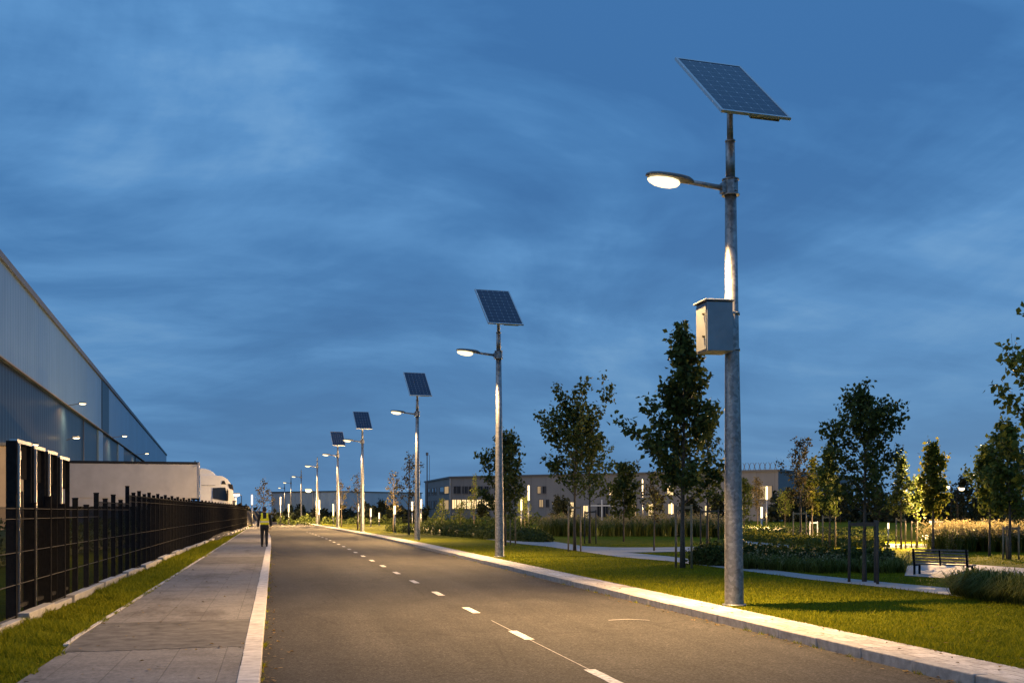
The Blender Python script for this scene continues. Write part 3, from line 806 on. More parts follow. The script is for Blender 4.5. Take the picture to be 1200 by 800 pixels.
tree('park_tree', 'largest dark leafy tree, left of the nearest lamp, pointed top', 800, 665, 383, 60, 585, 4400, .165, LD, 11, nl=46, peak=.16, pexp=.7, steep=8)
support('pale two-stake support of the largest tree left of the nearest lamp', (792, 664.5), (810.5, 665.5), 591)
tree('park_tree', 'smaller tree tucked close behind the largest tree, on its right', 829, 642, 488, 24, 592, 1500, .12, LD, 12)
support('dark two-stake support right of the largest tree, near the lamp pole', (821, 642.5), (842, 642.5), 597, mat=M['stake_dark'])
tree('park_tree', 'medium dark tree with spreading branches between the two nearest lamps', 673.5, 645, 476, 50, 580, 3300, .165, LD, 23, nl=30, spread=1.05, steep=10)
support('two-stake support of the medium spreading tree between the nearest lamps', (666, 645.5), (680.5, 645.5), 593)
tree('park_tree', 'small tree overlapping the medium spreading tree from behind, on its right', 691, 636, 500, 29, 585, 1700, .15, LM, 14)
support('dim two-stake support just right of the medium spreading tree', (685, 636.5), (698.5, 636.5), 598, mat=M['stake_dark'])
tree('park_tree', 'dark oval tree right behind the second lamp pole', 592, 639, 504, 30, 605, 3000, .16, LD, 15, peak=.45)
tree('park_tree', 'slender young tree with thin crown before the lit office windows', 555.5, 617, 555, 8, 604, 420, .16, LM, 16)
support('single pale support frame below the dark oval tree by the second lamp', (598, 638), (604, 638), 596)
tree('park_tree', 'tall sparse tree with few leaves left of the third lamp', 479, 626, 527, 22, 600, 620, .14, LB, 17, nl=26)
tree('park_tree', 'short bare-branched tree left of the tall sparse one', 461, 623, 550, 14, 600, 300, .15, LB, 18, nl=18)
tree('park_tree', 'almost bare tree behind the fourth lamp pole', 419, 620, 553, 15, 600, 240, .16, LB, 19, nl=20)
tree('park_tree', 'almost bare tree between the fourth and the farthest solar lamp', 400, 617, 560, 13, 597, 220, .17, LB, 20, nl=18)
tree('park_tree', 'bare dark tree behind the walking person at the footway end', 309, 615, 561, 15, 606, 420, .2, LB, 21, nl=30)
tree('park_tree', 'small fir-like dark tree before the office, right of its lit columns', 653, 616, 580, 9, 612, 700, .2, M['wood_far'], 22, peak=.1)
tree('park_tree', 'dark bushy tree left of the light column near the office entrance', 731, 634, 541, 22, 606, 2200, .17, LD, 24, peak=.3)
tree('park_tree', 'thin nearly leafless tree left of the largest tree', 766.5, 645, 552, 22, 610, 360, .12, LB, 25, nl=22)
tree('park_tree', 'broad dark tree left of the bench, crown open at the top', 1013, 681, 455, 54, 598, 4300, .10, LD, 31, nl=44, peak=.42)
support('dark support frame of the broad tree left of the bench', (995, 681.5), (1028.5, 684), 609, mat=M['stake_dark'], back=.35)
tree('park_tree', 'dense dark tree overlapping the broad tree from behind, left side', 972, 642, 520, 18, 600, 1500, .15, LM, 32)
support('support frame under the dense dark tree left of the broad tree', (964, 642), (979, 642), 603)
tree('park_tree', 'tall thin tree with yellowing leaves right of the office', 938, 637, 510, 25, 592, 900, .13, LB, 33, nl=26)
support('tallest pale support frame, around the thin yellowing tree', (929.5, 637.5), (945, 637.5), 600)
tree('park_tree', 'pale yellow little tree right of the thin yellowing tree', 952, 633, 535, 13, 600, 900, .16, LY, 34)
support('white support frame of the pale yellow little tree', (949, 632), (958, 632), 611, mat=M['white_post'])
tree('park_tree', 'dark narrow tree on the right of the broad tree', 1056, 643, 530, 16, 600, 1000, .15, LD, 35)
support('support frame of the dark narrow tree right of the broad tree', (1050, 643), (1061, 643), 607)
tree('park_tree', 'small green tree between the narrow dark tree and the yellow one', 1074, 642, 556, 11, 604, 500, .15, LM, 36)
support('small support frame left of the bright yellow-green tree', (1068, 641.5), (1075, 641.5), 610, mat=M['stake_dark'])
tree('park_tree', 'bright yellow-green tree lit from behind, above the bench', 1093.5, 648, 516, 20, 600, 2200, .15, LY, 37, nl=28)
tree('park_tree', 'nearest big-leaved tree, its branches reaching in from the right edge', 1252, 688, 345, 98, 585, 4600, .15, LM, 51, nl=44, peak=.3)
tree('park_tree', 'dark tree behind the pale flowering grasses at right', 1159.5, 651, 522, 25, 603, 2000, .15, LM, 38)
support('pale support frame rising out of the flowering grasses', (1151, 640), (1167, 640), 608)
tree('park_tree', 'dark rounded tree with pale support near the right edge', 1183, 655, 492, 32, 606, 2600, .14, LM, 39, nl=32)
support('pale support frame of the big tree at the right edge', (1175.5, 655), (1194, 655), 616, back=.3)
for (px, yb_, yt, hw, ycb, n_, mt, lab, sd) in (
        (872, 628, 560, 13, 605, 700, LM, 'small green tree right behind the nearest lamp pole', 41),
        (920, 620, 575, 14, 605, 600, LM, 'small green tree lit from the left at the right corner of the office', 42),
        (888, 620, 560, 12, 600, 500, LB, 'thin tree between the two right light columns', 43),
        (768, 622, 575, 15, 607, 500, LY, 'low yellow-green tree lit by the column behind the largest tree', 44),
        (615, 618, 582, 12, 612, 500, LM, 'small green tree lit from above beside the bright light column', 45),
        (518, 617, 585, 10, 612, 350, LM, 'low green tree left of the lit office windows', 46),
        (540, 616, 588, 10, 612, 350, LM, 'low green tree below the lit office windows', 47)):
    tree('park_tree', lab, px, yb_, yt, hw, ycb, n_, .17, mt, sd)
# distant dark trees
FARS = [(1128, 560, 18, 120, 'dark distant tree between the yellow tree and the right-hand trees'), (1105, 585, 17, 135, 'lower dark distant tree behind the yellow tree'),
        (1185, 560, 22, 110, 'dark distant tree behind the big tree at the right edge'), (1150, 572, 14, 125, 'narrow dark distant tree left of the right-edge tree'),
        (1030, 572, 20, 130, 'dark distant tree behind the broad tree'), (985, 570, 18, 140, 'dark distant tree behind the dense dark tree'),
        (925, 575, 15, 130, 'dark distant tree just beyond the office corner'), (960, 580, 16, 150, 'dark distant tree beyond the pale yellow tree'),
        (1075, 580, 16, 150, 'dark distant tree behind the small green tree'), (660, 588, 12, 140, 'dark distant tree before the blank office wall'), (810, 585, 16, 130, 'dark distant tree behind the largest tree trunk'),
        (840, 580, 14, 130, 'dark distant tree left of the nearest lamp pole'), (447, 588, 10, 170, 'dark distant tree beyond the lawn left of the short bare tree'), (352, 592, 6, 190, 'tiny dark tree in front of the far hall'), (565, 592, 9, 150, 'dark distant tree right below the lit windows')]
for i, (px, yt, hw, dp, lab) in enumerate(FARS):
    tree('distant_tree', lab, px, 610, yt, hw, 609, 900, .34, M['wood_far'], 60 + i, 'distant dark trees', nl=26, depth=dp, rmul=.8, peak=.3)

# far woods: one mass nobody could count
def foliage_mass(name, boxes, n, leaf, mat, seed):
    r = np.random.default_rng(seed); S_ = []
    for (x0, x1, zc, h) in boxes:
        k = n
        px_ = r.uniform(x0, x1, k); prof = h * (.62 + .2 * np.sin(px_ * .21 + seed) + .16 * np.sin(px_ * .63 + 1) + .1 * np.sin(px_ * 1.7))
        zz_ = r.random(k) ** .8 * prof; dd = zc + r.normal(0, 3, k)
        q = np.array([tuple(P(a, HZ, b)) for a, b in zip(px_, dd)]); q[:, 2] = zz_ + .05
        S_.append(q)
    S_ = np.concatenate(S_); V, Fc = kites(S_, leaf, r)
    return np_mesh(name, V, Fc, mat)
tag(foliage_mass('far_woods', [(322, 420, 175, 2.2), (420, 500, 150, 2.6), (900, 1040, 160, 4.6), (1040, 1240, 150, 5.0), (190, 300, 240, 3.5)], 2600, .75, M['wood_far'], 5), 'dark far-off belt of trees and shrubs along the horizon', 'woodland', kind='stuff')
tag(foliage_mass('far_shrubs', [(500, 660, 120, 1.5), (640, 880, 112, 1.6), (325, 470, 135, 1.2)], 1500, .32, M['hedge'], 8), 'dark low shrubbery along the foot of the office', 'shrubbery', kind='stuff')

# ------------------------------------------------------------------ hedges and ornamental grasses
def resample(pts, n):
    pts = [np.array(p) for p in pts]; L = [0]
    for a, b in zip(pts, pts[1:]): L.append(L[-1] + np.linalg.norm(b - a))
    out = []
    for t in np.linspace(0, L[-1], n):
        i = min(len(pts) - 2, max(0, np.searchsorted(L, t) - 1)); k = (t - L[i]) / (L[i + 1] - L[i] + 1e-9); out.append(pts[i] * (1 - k) + pts[i + 1] * k)
    return out
def hedge(name, label, front_px, h, depth, n, leaf, mat, seed, cat='hedge', upright=0):
    r = np.random.default_rng(seed)
    c = [at(*p) + FWD * (depth / 2) for p in front_px]
    cen = c[0].copy(); root_loc = Vector((cen.x, cen.y, .1))
    ax = resample([tuple(p - root_loc) for p in c], 60)
    ax = np.array(ax)
    t = r.uniform(0, 59, n); i = np.minimum(58, t.astype(int)); f = (t - i)[:, None]
    pos = ax[i] * (1 - f) + ax[i + 1] * f
    dirv = ax[i + 1] - ax[i]; dirv /= np.linalg.norm(dirv, axis=1)[:, None] + 1e-9
    nrm = np.stack([-dirv[:, 1], dirv[:, 0], np.zeros(n)], 1)
    lump = .82 + .14 * np.sin(t * 1.3 + seed) + .1 * np.sin(t * 3.1 + 2) + .06 * np.sin(t * 6.7)
    endf = np.clip(np.minimum(t, 59 - t) / 4, 0, 1) ** .5 * .75 + .25
    a = r.uniform(0, np.pi, n); rad = 1 - .3 * r.random(n) ** 2
    pos = pos + nrm * (np.cos(a) * depth / 2 * rad * lump * endf)[:, None]
    pos[:, 2] = np.sin(a) ** .75 * h * rad * lump * endf
    V, Fc = kites(pos, leaf, r)
    # inner body so the hedge is not see-through
    CV = []; CF = []
    for k in range(60):
        lm = (.82 + .14 * math.sin(k * 1.3 + seed) + .1 * math.sin(k * 3.1 + 2)) * (min(1, min(k, 59 - k) / 4) ** .5 * .75 + .25) * .74
        dv = ax[min(59, k + 1)] - ax[max(0, k - 1)]; dv /= np.linalg.norm(dv) + 1e-9; nv = np.array([-dv[1], dv[0], 0])
        for q in range(9):
            aa = math.pi * q / 8; CV.append(ax[k] + nv * math.cos(aa) * depth / 2 * lm + np.array([0, 0, math.sin(aa) ** .75 * h * lm - ax[k][2]]))
    b0 = len(V)
    for k in range(59):
        for q in range(8):
            a0 = b0 + k * 9 + q; CF.append((a0, a0 + 1, a0 + 10)); CF.append((a0, a0 + 10, a0 + 9))
    V = np.concatenate([V, np.array(CV)]); Fc = np.concatenate([Fc, np.array(CF)])
    o = np_mesh(name, V, Fc, mat); o.location = root_loc
    return tag(o, label, cat)
def fountain(name, label, front_px, h, depth, nclump, nblade, seed, plume=.5, bw=.012, cat='ornamental grass', flowers=0, arch=0.0):
    r = np.random.default_rng(seed); rr = random.Random(seed)
    c = [at(*p) + FWD * (depth / 2) for p in front_px]; root_loc = Vector((c[0].x, c[0].y, .1))
    ax = resample([tuple(p - root_loc) for p in c], 40)
    root = empty(name, root_loc, 0, label, cat)
    V = []; Fc = []; sites = []; pl_dirs = []
    for q in range(nclump):
        t = rr.uniform(0, 38.9); i = int(t); b = ax[i] * (1 - (t - i)) + ax[i + 1] * (t - i)
        off = rr.uniform(-.5, .5) * depth; b = b + np.array([FWD.x * off, FWD.y * off, -b[2]])
        hs = h * rr.uniform(.75, 1.1)
        for k in range(nblade):
            az = rr.uniform(0, 6.283); out = rr.uniform(.15, .75 + .35 * arch) * hs * .8; hh = hs * rr.uniform(.55, 1.0) * (1 - .25 * arch * rr.random())
            d = np.array([math.cos(az), math.sin(az), 0]); s_ = np.array([-d[1], d[0], 0]) * bw
            base = b + d * rr.uniform(0, .12)
            p1 = base + d * out * .3 + np.array([0, 0, hh * .65]); p2 = base + d * out * .7 + np.array([0, 0, hh]); p3 = base + d * out * (1.15 + .25 * arch) + np.array([0, 0, hh * rr.uniform(.72 - .4 * arch, .98 - .2 * arch)])
            n0 = len(V); V += [base - s_, base + s_, p1 - s_, p1 + s_, p2 - s_ * .6, p2 + s_ * .6, p3]
            Fc += [(n0, n0 + 1, n0 + 3), (n0, n0 + 3, n0 + 2), (n0 + 2, n0 + 3, n0 + 5), (n0 + 2, n0 + 5, n0 + 4), (n0 + 4, n0 + 5, n0 + 6)]
            if rr.random() < plume:
                tip = p2 + np.array([d[0] * .08, d[1] * .08, hs * rr.uniform(.05, .22)])
                for z in range(5): sites.append(tip + d * z * .03 - np.array([0, 0, .01]) * z + np.array([0, 0, .16]) * (1 - z / 5) * .6)
    np_mesh('blades', V, Fc, M['fount'], root)
    if sites:
        S_ = np.array(sites); S_ += r.normal(0, .02, S_.shape); V2, F2 = kites(S_, .06, r); np_mesh('plumes', V2, F2, M['plume'], root)
    if flowers:
        k = flowers; t = r.uniform(0, 9, k); ii = t.astype(int); f = (t - ii)[:, None]; axx = np.array(ax); ps = axx[ii] * (1 - f) + axx[ii + 1] * f
        ps = ps - np.array([FWD.x, FWD.y, 0]) * (depth * .5); ps[:, 2] = r.uniform(.25, .7, k) * h
        ps = np.repeat(ps, 9, 0) + r.normal(0, .035, (k * 9, 3)); V3, F3 = kites(ps, .06, r); np_mesh('flower_heads', V3, F3, M['plume'], root)
    return root
hedge('hedge', 'long low dark hedge before the office, behind the second lamp', [(492, 624), (573, 631), (641, 635.5)], .82, 1.8, 9000, .13, M['hedge'], 2)
hedge('hedge', 'low dark shrub bed along the path, right of the nearest lamp', [(826, 661), (868, 664), (965, 669), (1066, 669.5)], .66, 1.6, 11000, .095, M['hedge'], 3, 'shrub bed')
hedge('ground_cover_bed', 'yellowish low planting behind the dark shrub bed', [(862, 631), (950, 639), (1048, 642)], .5, 2.2, 6000, .11, M['leaf_yellow'], 4, 'plant bed')
hedge('ground_cover_bed', 'brighter strip of low plants below the right light columns', [(865, 624), (950, 627), (1050, 634)], .62, 2.5, 5000, .14, M['leaf_mid'], 5, 'plant bed')
hedge('hedge', 'small dark shrub behind the third lamp, left end of the lawn', [(455, 622), (495, 625)], .6, 1.2, 1600, .13, M['hedge'], 6)
fountain('fountain_grass_bed', 'pale feathery grass hedge across the park, left end glowing', [(634, 628), (700, 628), (780, 628), (866, 630)], 1.1, 2.2, 210, 26, 9, .55, .014)
fountain('fountain_grass_bed', 'pale flowering grass bed behind the bench at right', [(1110, 647.5), (1150, 646), (1240, 648)], .92, 2.0, 150, 34, 10, .6, .011, flowers=40)
fountain('fountain_grass_bed', 'dark spiky grass clump right of the bench, nearest the viewer', [(1143, 701), (1180, 706), (1235, 712)], .56, 1.1, 64, 90, 12, 0, .008, arch=1.0)
fountain('fountain_grass_bed', 'spiky grasses fringing the front of the dark shrub bed', [(868, 666), (960, 671), (1062, 671)], .46, .6, 46, 44, 13, .05, .008, arch=.9)

# ------------------------------------------------------------------ bench
bp_ = at(1103, 674); a = at(1071, 673); b = at(1135, 675.5)
bd = (b - a); bl = bd.length; brz = math.atan2(bd.y, bd.x)
bench = empty('park_bench', (a + b) / 2, brz, 'dark slatted bench seen from behind, on its pale paved pad', 'bench')
sc = F / zof(bp_); hs_ = 13.0 / sc; hb_ = 30.0 / sc
m = MB()
for k in range(4): m.bar((-bl / 2 - .06, .02 + k * .085, hs_), (bl / 2 + .06, .02 + k * .085, hs_), .065, .03)
m.build('seat', M['slat'], bench)
m = MB()
for k in range(5): m.bar((-bl / 2 - .02, -.03 - k * .012, hs_ + .06 + k * (hb_ - hs_ - .06) / 4), (bl / 2 + .02, -.03 - k * .012, hs_ + .06 + k * (hb_ - hs_ - .06) / 4), .022, .038)
m.build('backrest', M['slat'], bench)
for x in (-bl / 2 + .02, bl / 2 - .02):
    m = MB(); m.bar((x, -.02, -.01), (x, -.02, hs_), .04); m.bar((x, -.02, hs_), (x, -.09, hb_ + .02), .04); m.bar((x, .28, -.01), (x, .28, hs_), .04); m.bar((x, -.02, hs_ - .03), (x, .3, hs_ - .03), .035)
    m.build('leg', M['dark_metal'], bench)
m = MB(); m.bar((0, -.015, hs_ - .02), (0, -.085, hb_), .03); m.build('support_bar', M['dark_metal'], bench)
# small white frame far right
wf = empty('white_frame', at(1097, 637), 0, 'small white post frame with a pale shelf beyond the bench', 'frame')
s_ = F / zof(wf.location); hh = 26 / s_; ww = 11 / s_
for x in (-ww / 2, ww / 2): MB().tube([(x, 0, -.02), (x, 0, hh)], .045, 8).build('post', M['white_post'], wf)
MB().bar((-ww / 2 - .1, 0, hh), (ww / 2 + .1, 0, hh), .14, .08).build('top_bar', M['white_post'], wf)
MB().box((0, 0, hh * .3), (ww + .5, .4, .22)).build('shelf', M['white_post'], wf, bevel=.05)

# ------------------------------------------------------------------ fence on the left
fence = empty('mesh_fence', (XF(12), 12, .08), 0, 'long black metal mesh fence with posts of uneven height along the left verge', 'fence')
def fl(x, y, z): return (x - XF(12), y - 12, z - .08)
yv = 11.2; k = 0; posts = []
while yv < 106:
    tall = (k % 2 == 0)
    if yv < 22.8: h = 1.77 if tall else 1.66
    elif yv < 27.2: h = 1.9 if tall else 1.8
    else: h = 2.06 if tall else 2.0
    if abs(yv - 28) < .7: h = 2.14
    posts.append((yv, h)); yv += 1.18; k += 1
for (yv, h) in posts:
    m = MB(); m.box(fl(XF(yv), yv, .05 + h / 2), (.085, .085, h)); m.box(fl(XF(yv), yv, .06 + h), (.095, .095, .02))
    m.build('post', M['dark_metal'], fence)
rl = MB(); ms_v = []; ms_f = []
for (y0, h0), (y1, h1) in zip(posts, posts[1:]):
    top = min(h0, h1) - .02
    for q, z in enumerate((.2, .62, 1.05, top - .14, top)):
        rl.bar(fl(XF(y0) + .03, y0, z), fl(XF(y1) + .03, y1, z), .012, .010)
    nw = 25
    for q in range(1, nw):
        t = q / nw; y_ = y0 + (y1 - y0) * t; x_ = XF(y_) + .018; b0 = len(ms_v); wv = .0022
        for (dx, dy) in ((-wv, -wv), (wv, -wv), (wv, wv), (-wv, wv)):
            ms_v.append(fl(x_ + dx, y_ + dy, .13)); ms_v.append(fl(x_ + dx, y_ + dy, top + .02))
        for e in range(4):
            f_ = (e + 1) % 4; ms_f.append((b0 + 2 * e, b0 + 2 * f_, b0 + 2 * f_ + 1, b0 + 2 * e + 1))
rl.build('rails', M['rail'], fence)
np_mesh('mesh_panel', ms_v, ms_f, M['dark_metal'], fence)
# stepped concrete plinth blocks under the fence
yv = 10.8; k = 0
while yv < 104:
    L_ = 1.75 if yv < 30 else 2.3
    x = XF(yv + L_ / 2) + .05 + (.05 if k % 2 else 0); hgt = .15 + (.04 if k % 2 else 0) + rnd.uniform(-.02, .02)
    m = MB(); m.box(fl(x, yv + L_ / 2, .03 + hgt / 2), (.16, L_ - .03, hgt), Matrix.Rotation(-R(.4), 3, 'Z'))
    m.build('plinth_block', M['conc'], fence, bevel=.01)
    yv += L_; k += 1
# tall framed gate panels standing in the fence
GL = ('nearest and tallest of four black framed gate panels in the fence', 'second of four black framed gate panels from the viewer', 'third of four black framed gate panels from the viewer', 'last and lowest-looking of four black framed gate panels, by the trailer')
def zfence(px): return 3.41 * F / math.cos(PSI) / (321 - px)
for i, (x0, x1, yt0) in enumerate(((23.5, 41, 517), (43, 57, 524), (59, 71, 529.5), (73, 85, 536))):
    pa = P(x0, 600, zfence(x0)); pb = P(x1, 600, zfence(x1))
    h = CH + (HZ - yt0) / F * zfence(x0)
    ya, yb2 = pa.y, pb.y; Lp = yb2 - ya
    root = empty('gate_panel', (XF(ya) - .06, ya, .08), 0, GL[i], 'gate panel', 'black framed gate panels in the fence')
    m = MB(); m.box((-.05, .02, h / 2 - .04), (.14, .06, h - .06)); m.build('side_post', M['dark_metal'], root)
    m = MB(); m.box((-.02, Lp - .03, h / 2 - .04), (.07, .05, h - .08)); m.build('side_post', M['dark_metal'], root)
    MB().box((-.03, Lp / 2, h - .07), (.1, Lp - .06, .05)).build('frame_rail', M['alu'], root)
    MB().box((-.03, Lp / 2, .2), (.06, Lp - .1, .05)).build('frame_rail', M['rail'], root)
    m = MB(); m.box((.035, .06, h / 2 - .05), (.03, .03, h - .1)); m.build('edge_strip', M['alu'], root)
    MB().box((-.05, Lp / 2, h - .34), (.02, Lp - .14, .48)).build('top_plate', M['dark_metal'], root)
    MB().box((-.10, Lp / 2, h / 2 - .3), (.02, Lp - .12, h - .9)).build('infill', M['black'], root)
    MB().box((-.028, Lp * .45, h - .25), (.012, .06, .12)).build('label_plate', M['alu'], root)
# dark shrub row in the yard behind the fence
hed = [(-8.2, 14), (-8.0, 24), (-7.4, 40), (-6.5, 62), (-5.6, 100)]
def hedge_w(name, label, pts, h, depth, n, leaf, mat, seed, cat):
    px = []
    for (x, y) in pts:
        p = Vector((x, y, .11)) - FWD * depth / 2; zc = zof(p); px.append((CX + F * (p.dot(RIGHT)) / zc, HZ + F * (CH - .11) / zc))
    return hedge(name, label, px, h, depth, n, leaf, mat, seed, cat)
hedge_w('hedge', 'dark hedge glimpsed through the black mesh fence', hed, 1.25, 1.5, 16000, .12, M['hedge'], 21, 'hedge')

# ------------------------------------------------------------------ warehouse on the left
Pn = P(-75, 600, 76 * 254 / 329); Pf = P(195, 600, 345)
fd = Vector((Pf.x - Pn.x, Pf.y - Pn.y, 0)); FLn = fd.length; frz = math.atan2(fd.y, fd.x)
HT, HL = 19.1, 12.25
wh = empty('warehouse', (Pn.x, Pn.y, 0), frz, 'huge warehouse with pale ribbed cladding above a dark lower wall', 'warehouse')
MB().box((FLn / 2, 30, (HL + HT) / 2), (FLn, 60, HT - HL)).build('upper_wall', M['clad'], wh)
MB().box((FLn / 2 - .1, 30.3, HL / 2 - .1), (FLn - .4, 60, HL + .1)).build('lower_wall', M['clad_low'], wh)
m = MB(); m.box((FLn / 2, -.06, HT + .02), (FLn + .2, .3, .5)); m.build('roof_trim', M['trim'], wh)
m = MB(); m.box((FLn / 2, -.06, HL - .03), (FLn, .16, .1)); m.build('canopy_edge', M['trim_pale'], wh)
def s_of(px):  # distance along the facade that is seen at px
    dv = (RIGHT * ((px - CX) / F) + FWD); u = fd.normalized()
    den = dv.x * u.y - dv.y * u.x
    t = (Pn.x * u.y - Pn.y * u.x) / den
    return (Vector((dv.x * t - Pn.x, dv.y * t - Pn.y, 0))).dot(u)
s0, s1 = s_of(119), s_of(127)
MB().box(((s0 + s1) / 2, -.03, (HL + HT) / 2), (s1 - s0, .1, HT - HL - .3)).build('dark_panel', M['clad_low'], wh)
for (xa, xb) in ((117, 122), (140, 146)):
    a_, b_ = s_of(xa), s_of(xb); MB().box(((a_ + b_) / 2, .24, HL / 2), (b_ - a_, .2, HL - .3)).build('pale_panel', M['clad'], wh)
for q, px in enumerate((0, 100, 160)):
    a_ = s_of(px); MB().tube([(a_, .2, .1), (a_, .2, HL - .2)], .07, 8).build('downpipe', M['trim'], wh)
# loading bays behind the fence
for q in range(14):
    a_ = s_of(40) + q * 9
    if a_ > FLn - 6: break
    m = MB(); m.box((a_, .22, 2.6), (3.4, .25, 3.6)); m.build('dock_door', M['trim_pale'], wh)
    m = MB(); m.box((a_ - 1.9, -.05, 2.6), (.3, .7, 4.0)); m.box((a_ + 1.9, -.05, 2.6), (.3, .7, 4.0)); m.box((a_, -.05, 4.72), (4.1, .7, .3)); m.build('dock_shelter', M['black'], wh)
def wall_lamp(px_wall, z, out, label, power, dz=.25):
    a_ = s_of(px_wall); loc = Pn + fd.normalized() * a_; 
    root = empty('wall_lamp', (loc.x, loc.y, z), frz, label, 'wall lamp', 'wall lamps on the warehouse')
    MB().bar((0, .0, 0), (0, -out, dz), .07).build('arm', M['lamp_body'], root)
    MB().box((0, -out - .15, dz + .06), (.4, .7, .12)).build('lamp_head', M['lamp_body'], root, bevel=.03)
    rr = [[Vector((math.cos(t) * .19 * q, -out - .15 + math.sin(t) * .33 * q, dz + zz_)) for t in [2 * math.pi * k / 12 for k in range(12)]] for q, zz_ in ((.4, -.12), (.9, -.07), (1, .008))]
    MB().loft(rr).build('lens', M['lens_far'], root)
    spot('wall_lamp_light', (0, -out - .1, dz - .16), power, (0, .1, -1), 160, .8, .15, WARM, root)
wall_lamp(78, HL - .1, 1.35, 'largest bright wall lamp at the edge of the dark lower warehouse wall', 9000)
wall_lamp(130, HL - .1, 1.7, 'second bright wall lamp along the warehouse, right of the dark strip', 9000)
wall_lamp(158, HL - .1, 2.0, 'third wall lamp along the warehouse, small and distant', 9000)
wall_lamp(173, HL - .1, 2.0, 'farthest wall lamp, at the far end of the warehouse', 3000)
wall_lamp(77.5, 8.7, .8, 'small wall lamp below the largest one on the dark warehouse wall', 700)
o = wall_lamp(22, 6.4, .9, 'wall lamp added low on the warehouse to light the trailer, hidden behind the tall gate panels', 2500)  # unseen lamp, added to brighten the trailer and dock wall

# beige dock house behind the gate panels
zc0 = 41.0
dk0 = P(-70, 600, zc0); dk1 = P(36, 600, zc0 + 1.2)
dd = Vector((dk1.x - dk0.x, dk1.y - dk0.y, 0))
dk = empty('dock_house', (dk0.x, dk0.y, 0.06), math.atan2(dd.y, dd.x), 'beige flat-roofed dock house behind the tall gate panels', 'dock house')
hd = CH + (HZ - 521) / F * zc0
MB().box((dd.length / 2, 1.6, hd / 2), (dd.length, 3.2, hd - .06)).build('wall', M['beige'], dk)
MB().box((dd.length / 2, 1.6, hd + .02), (dd.length + .12, 3.34, .1)).build('roof_edge', M['trim'], dk)

yl = P(-190, 600, 33); yl.z = .07
ylr = empty('unseen_yard_lamp', yl, 0, 'yard lamp added to light the dock, on a tall mast left of the beige dock house, outside the photo', 'yard lamp')  # unseen mast lamp, added to light the dock house and trailer
MB().tube([(0, 0, -.1), (0, 0, 7)], [.09, .06], 12).build('pole', M['galv'], ylr)
MB().box((.3, .1, 7.05), (.7, .4, .12)).build('lamp_head', M['lamp_body'], ylr, bevel=.03)
MB().box((.3, .1, 6.975), (.6, .3, .02)).build('lens', M['lens_far'], ylr)
spot('unseen_yard_lamp_light', (.3, .1, 6.9), 3800, (.9, .95, -.5), 120, .8, .1, WARM, ylr)
# ------------------------------------------------------------------ truck, docked with its cab toward the road
TZ = 103.0
tp0 = P(233, 600, TZ)
tr = empty('semi_truck', (tp0.x, tp0.y, 1.74), R(2.0), 'white articulated truck, grey box trailer and cab showing above the fence', 'truck')
TL = 13.4
h_t = CH + (HZ - 541.5) / F * TZ - 1.74
MB().box((-TL / 2, 1.25, (h_t + 1.1) / 2), (TL, 2.5, h_t - 1.1)).build('trailer_box', M['tarp'], tr, bevel=.02)
m = MB(); m.box((-TL / 2, 1.25, h_t - .08), (TL + .05, 2.54, .24)); m.build('top_rail', M['black'], tr)
m = MB(); m.box((-TL / 2, 1.25, 1.08), (TL, 2.3, .22)); m.build('chassis', M['dark_metal'], tr)
MB().box((-TL / 2 - .3, .1, .72), (TL - .8, .05, .78)).build('side_skirt', M['tarp'], tr)
m = MB(); m.box((-.05, -.012, (h_t + 1.1) / 2), (.12, .03, h_t - 1.15)); m.box((-.28, -.012, h_t - .32), (.55, .03, .12), Matrix.Rotation(R(-25), 3, 'Y')); m.build('corner_post', M['alu'], tr)
def wheel(x, y, r_, w_=.32):
    mm = MB(); mm.tube([(x, y - w_ / 2, r_), (x, y - w_ / 2 + .03, r_), (x, y + w_ / 2 - .03, r_), (x, y + w_ / 2, r_)], [r_ * .93, r_, r_, r_ * .93], 28)
    o = mm.build('wheel', M['rubber'], tr)
    MB().tube([(x, y - w_ / 2 - .015, r_), (x, y - w_ / 2 + .02, r_)], [r_ * .35, r_ * .58], 20).build('rim', M['alu'], o)
for x in (-TL + 1.2, -TL + 2.5, -TL + 3.8):
    wheel(x, .34, .5); wheel(x, 2.2, .5)
# cab: extruded side profile, length along +x
def xs(px): return (px - 233) / F * TZ
def zs(py): return CH - 1.74 + (HZ - py) / F * TZ
prof = [(.1, .5), (.1, zs(557)), (xs(236), zs(556.5)), (xs(252), zs(556.5)), (xs(260), zs(557.5)), (xs(265), zs(560.5)), (xs(269), zs(566)), (xs(271.5), zs(573)), (xs(273.5), zs(586)), (xs(274.3), 1.5), (xs(274.3), .45)]
def side_prism(poly, y0, y1):
    m = MB(); n = len(poly); m.add([(p[0], y0, p[1]) for p in poly] + [(p[0], y1, p[1]) for p in poly], [tuple(range(n)), tuple(range(n, 2 * n))[::-1]] + [(k, k + n, (k + 1) % n + n, (k + 1) % n) for k in range(n)])
    return m
cab = side_prism(prof, 0.02, 2.48).build('cab', M['white_gel'], tr, bevel=.06)
fair = side_prism([(.03, zs(557.3)), (.03, zs(548)), (xs(240), zs(548.5)), (xs(246), zs(550.5)), (xs(250), zs(553.3)), (xs(252.5), zs(557.3))], .15, 2.35).build('roof_fairing', M['white_gel'], cab, bevel=.07)
win = side_prism([(xs(249.3), zs(571.5)), (xs(263), zs(571)), (xs(265.5), zs(586.5)), (xs(249.3), zs(583.5))], -.012, .05).build('side_window', M['glass'], cab)
m = MB(); pr_ = [(xs(249.3), zs(571.5)), (xs(263), zs(571)), (xs(265.5), zs(586.5)), (xs(249.3), zs(583.5))]
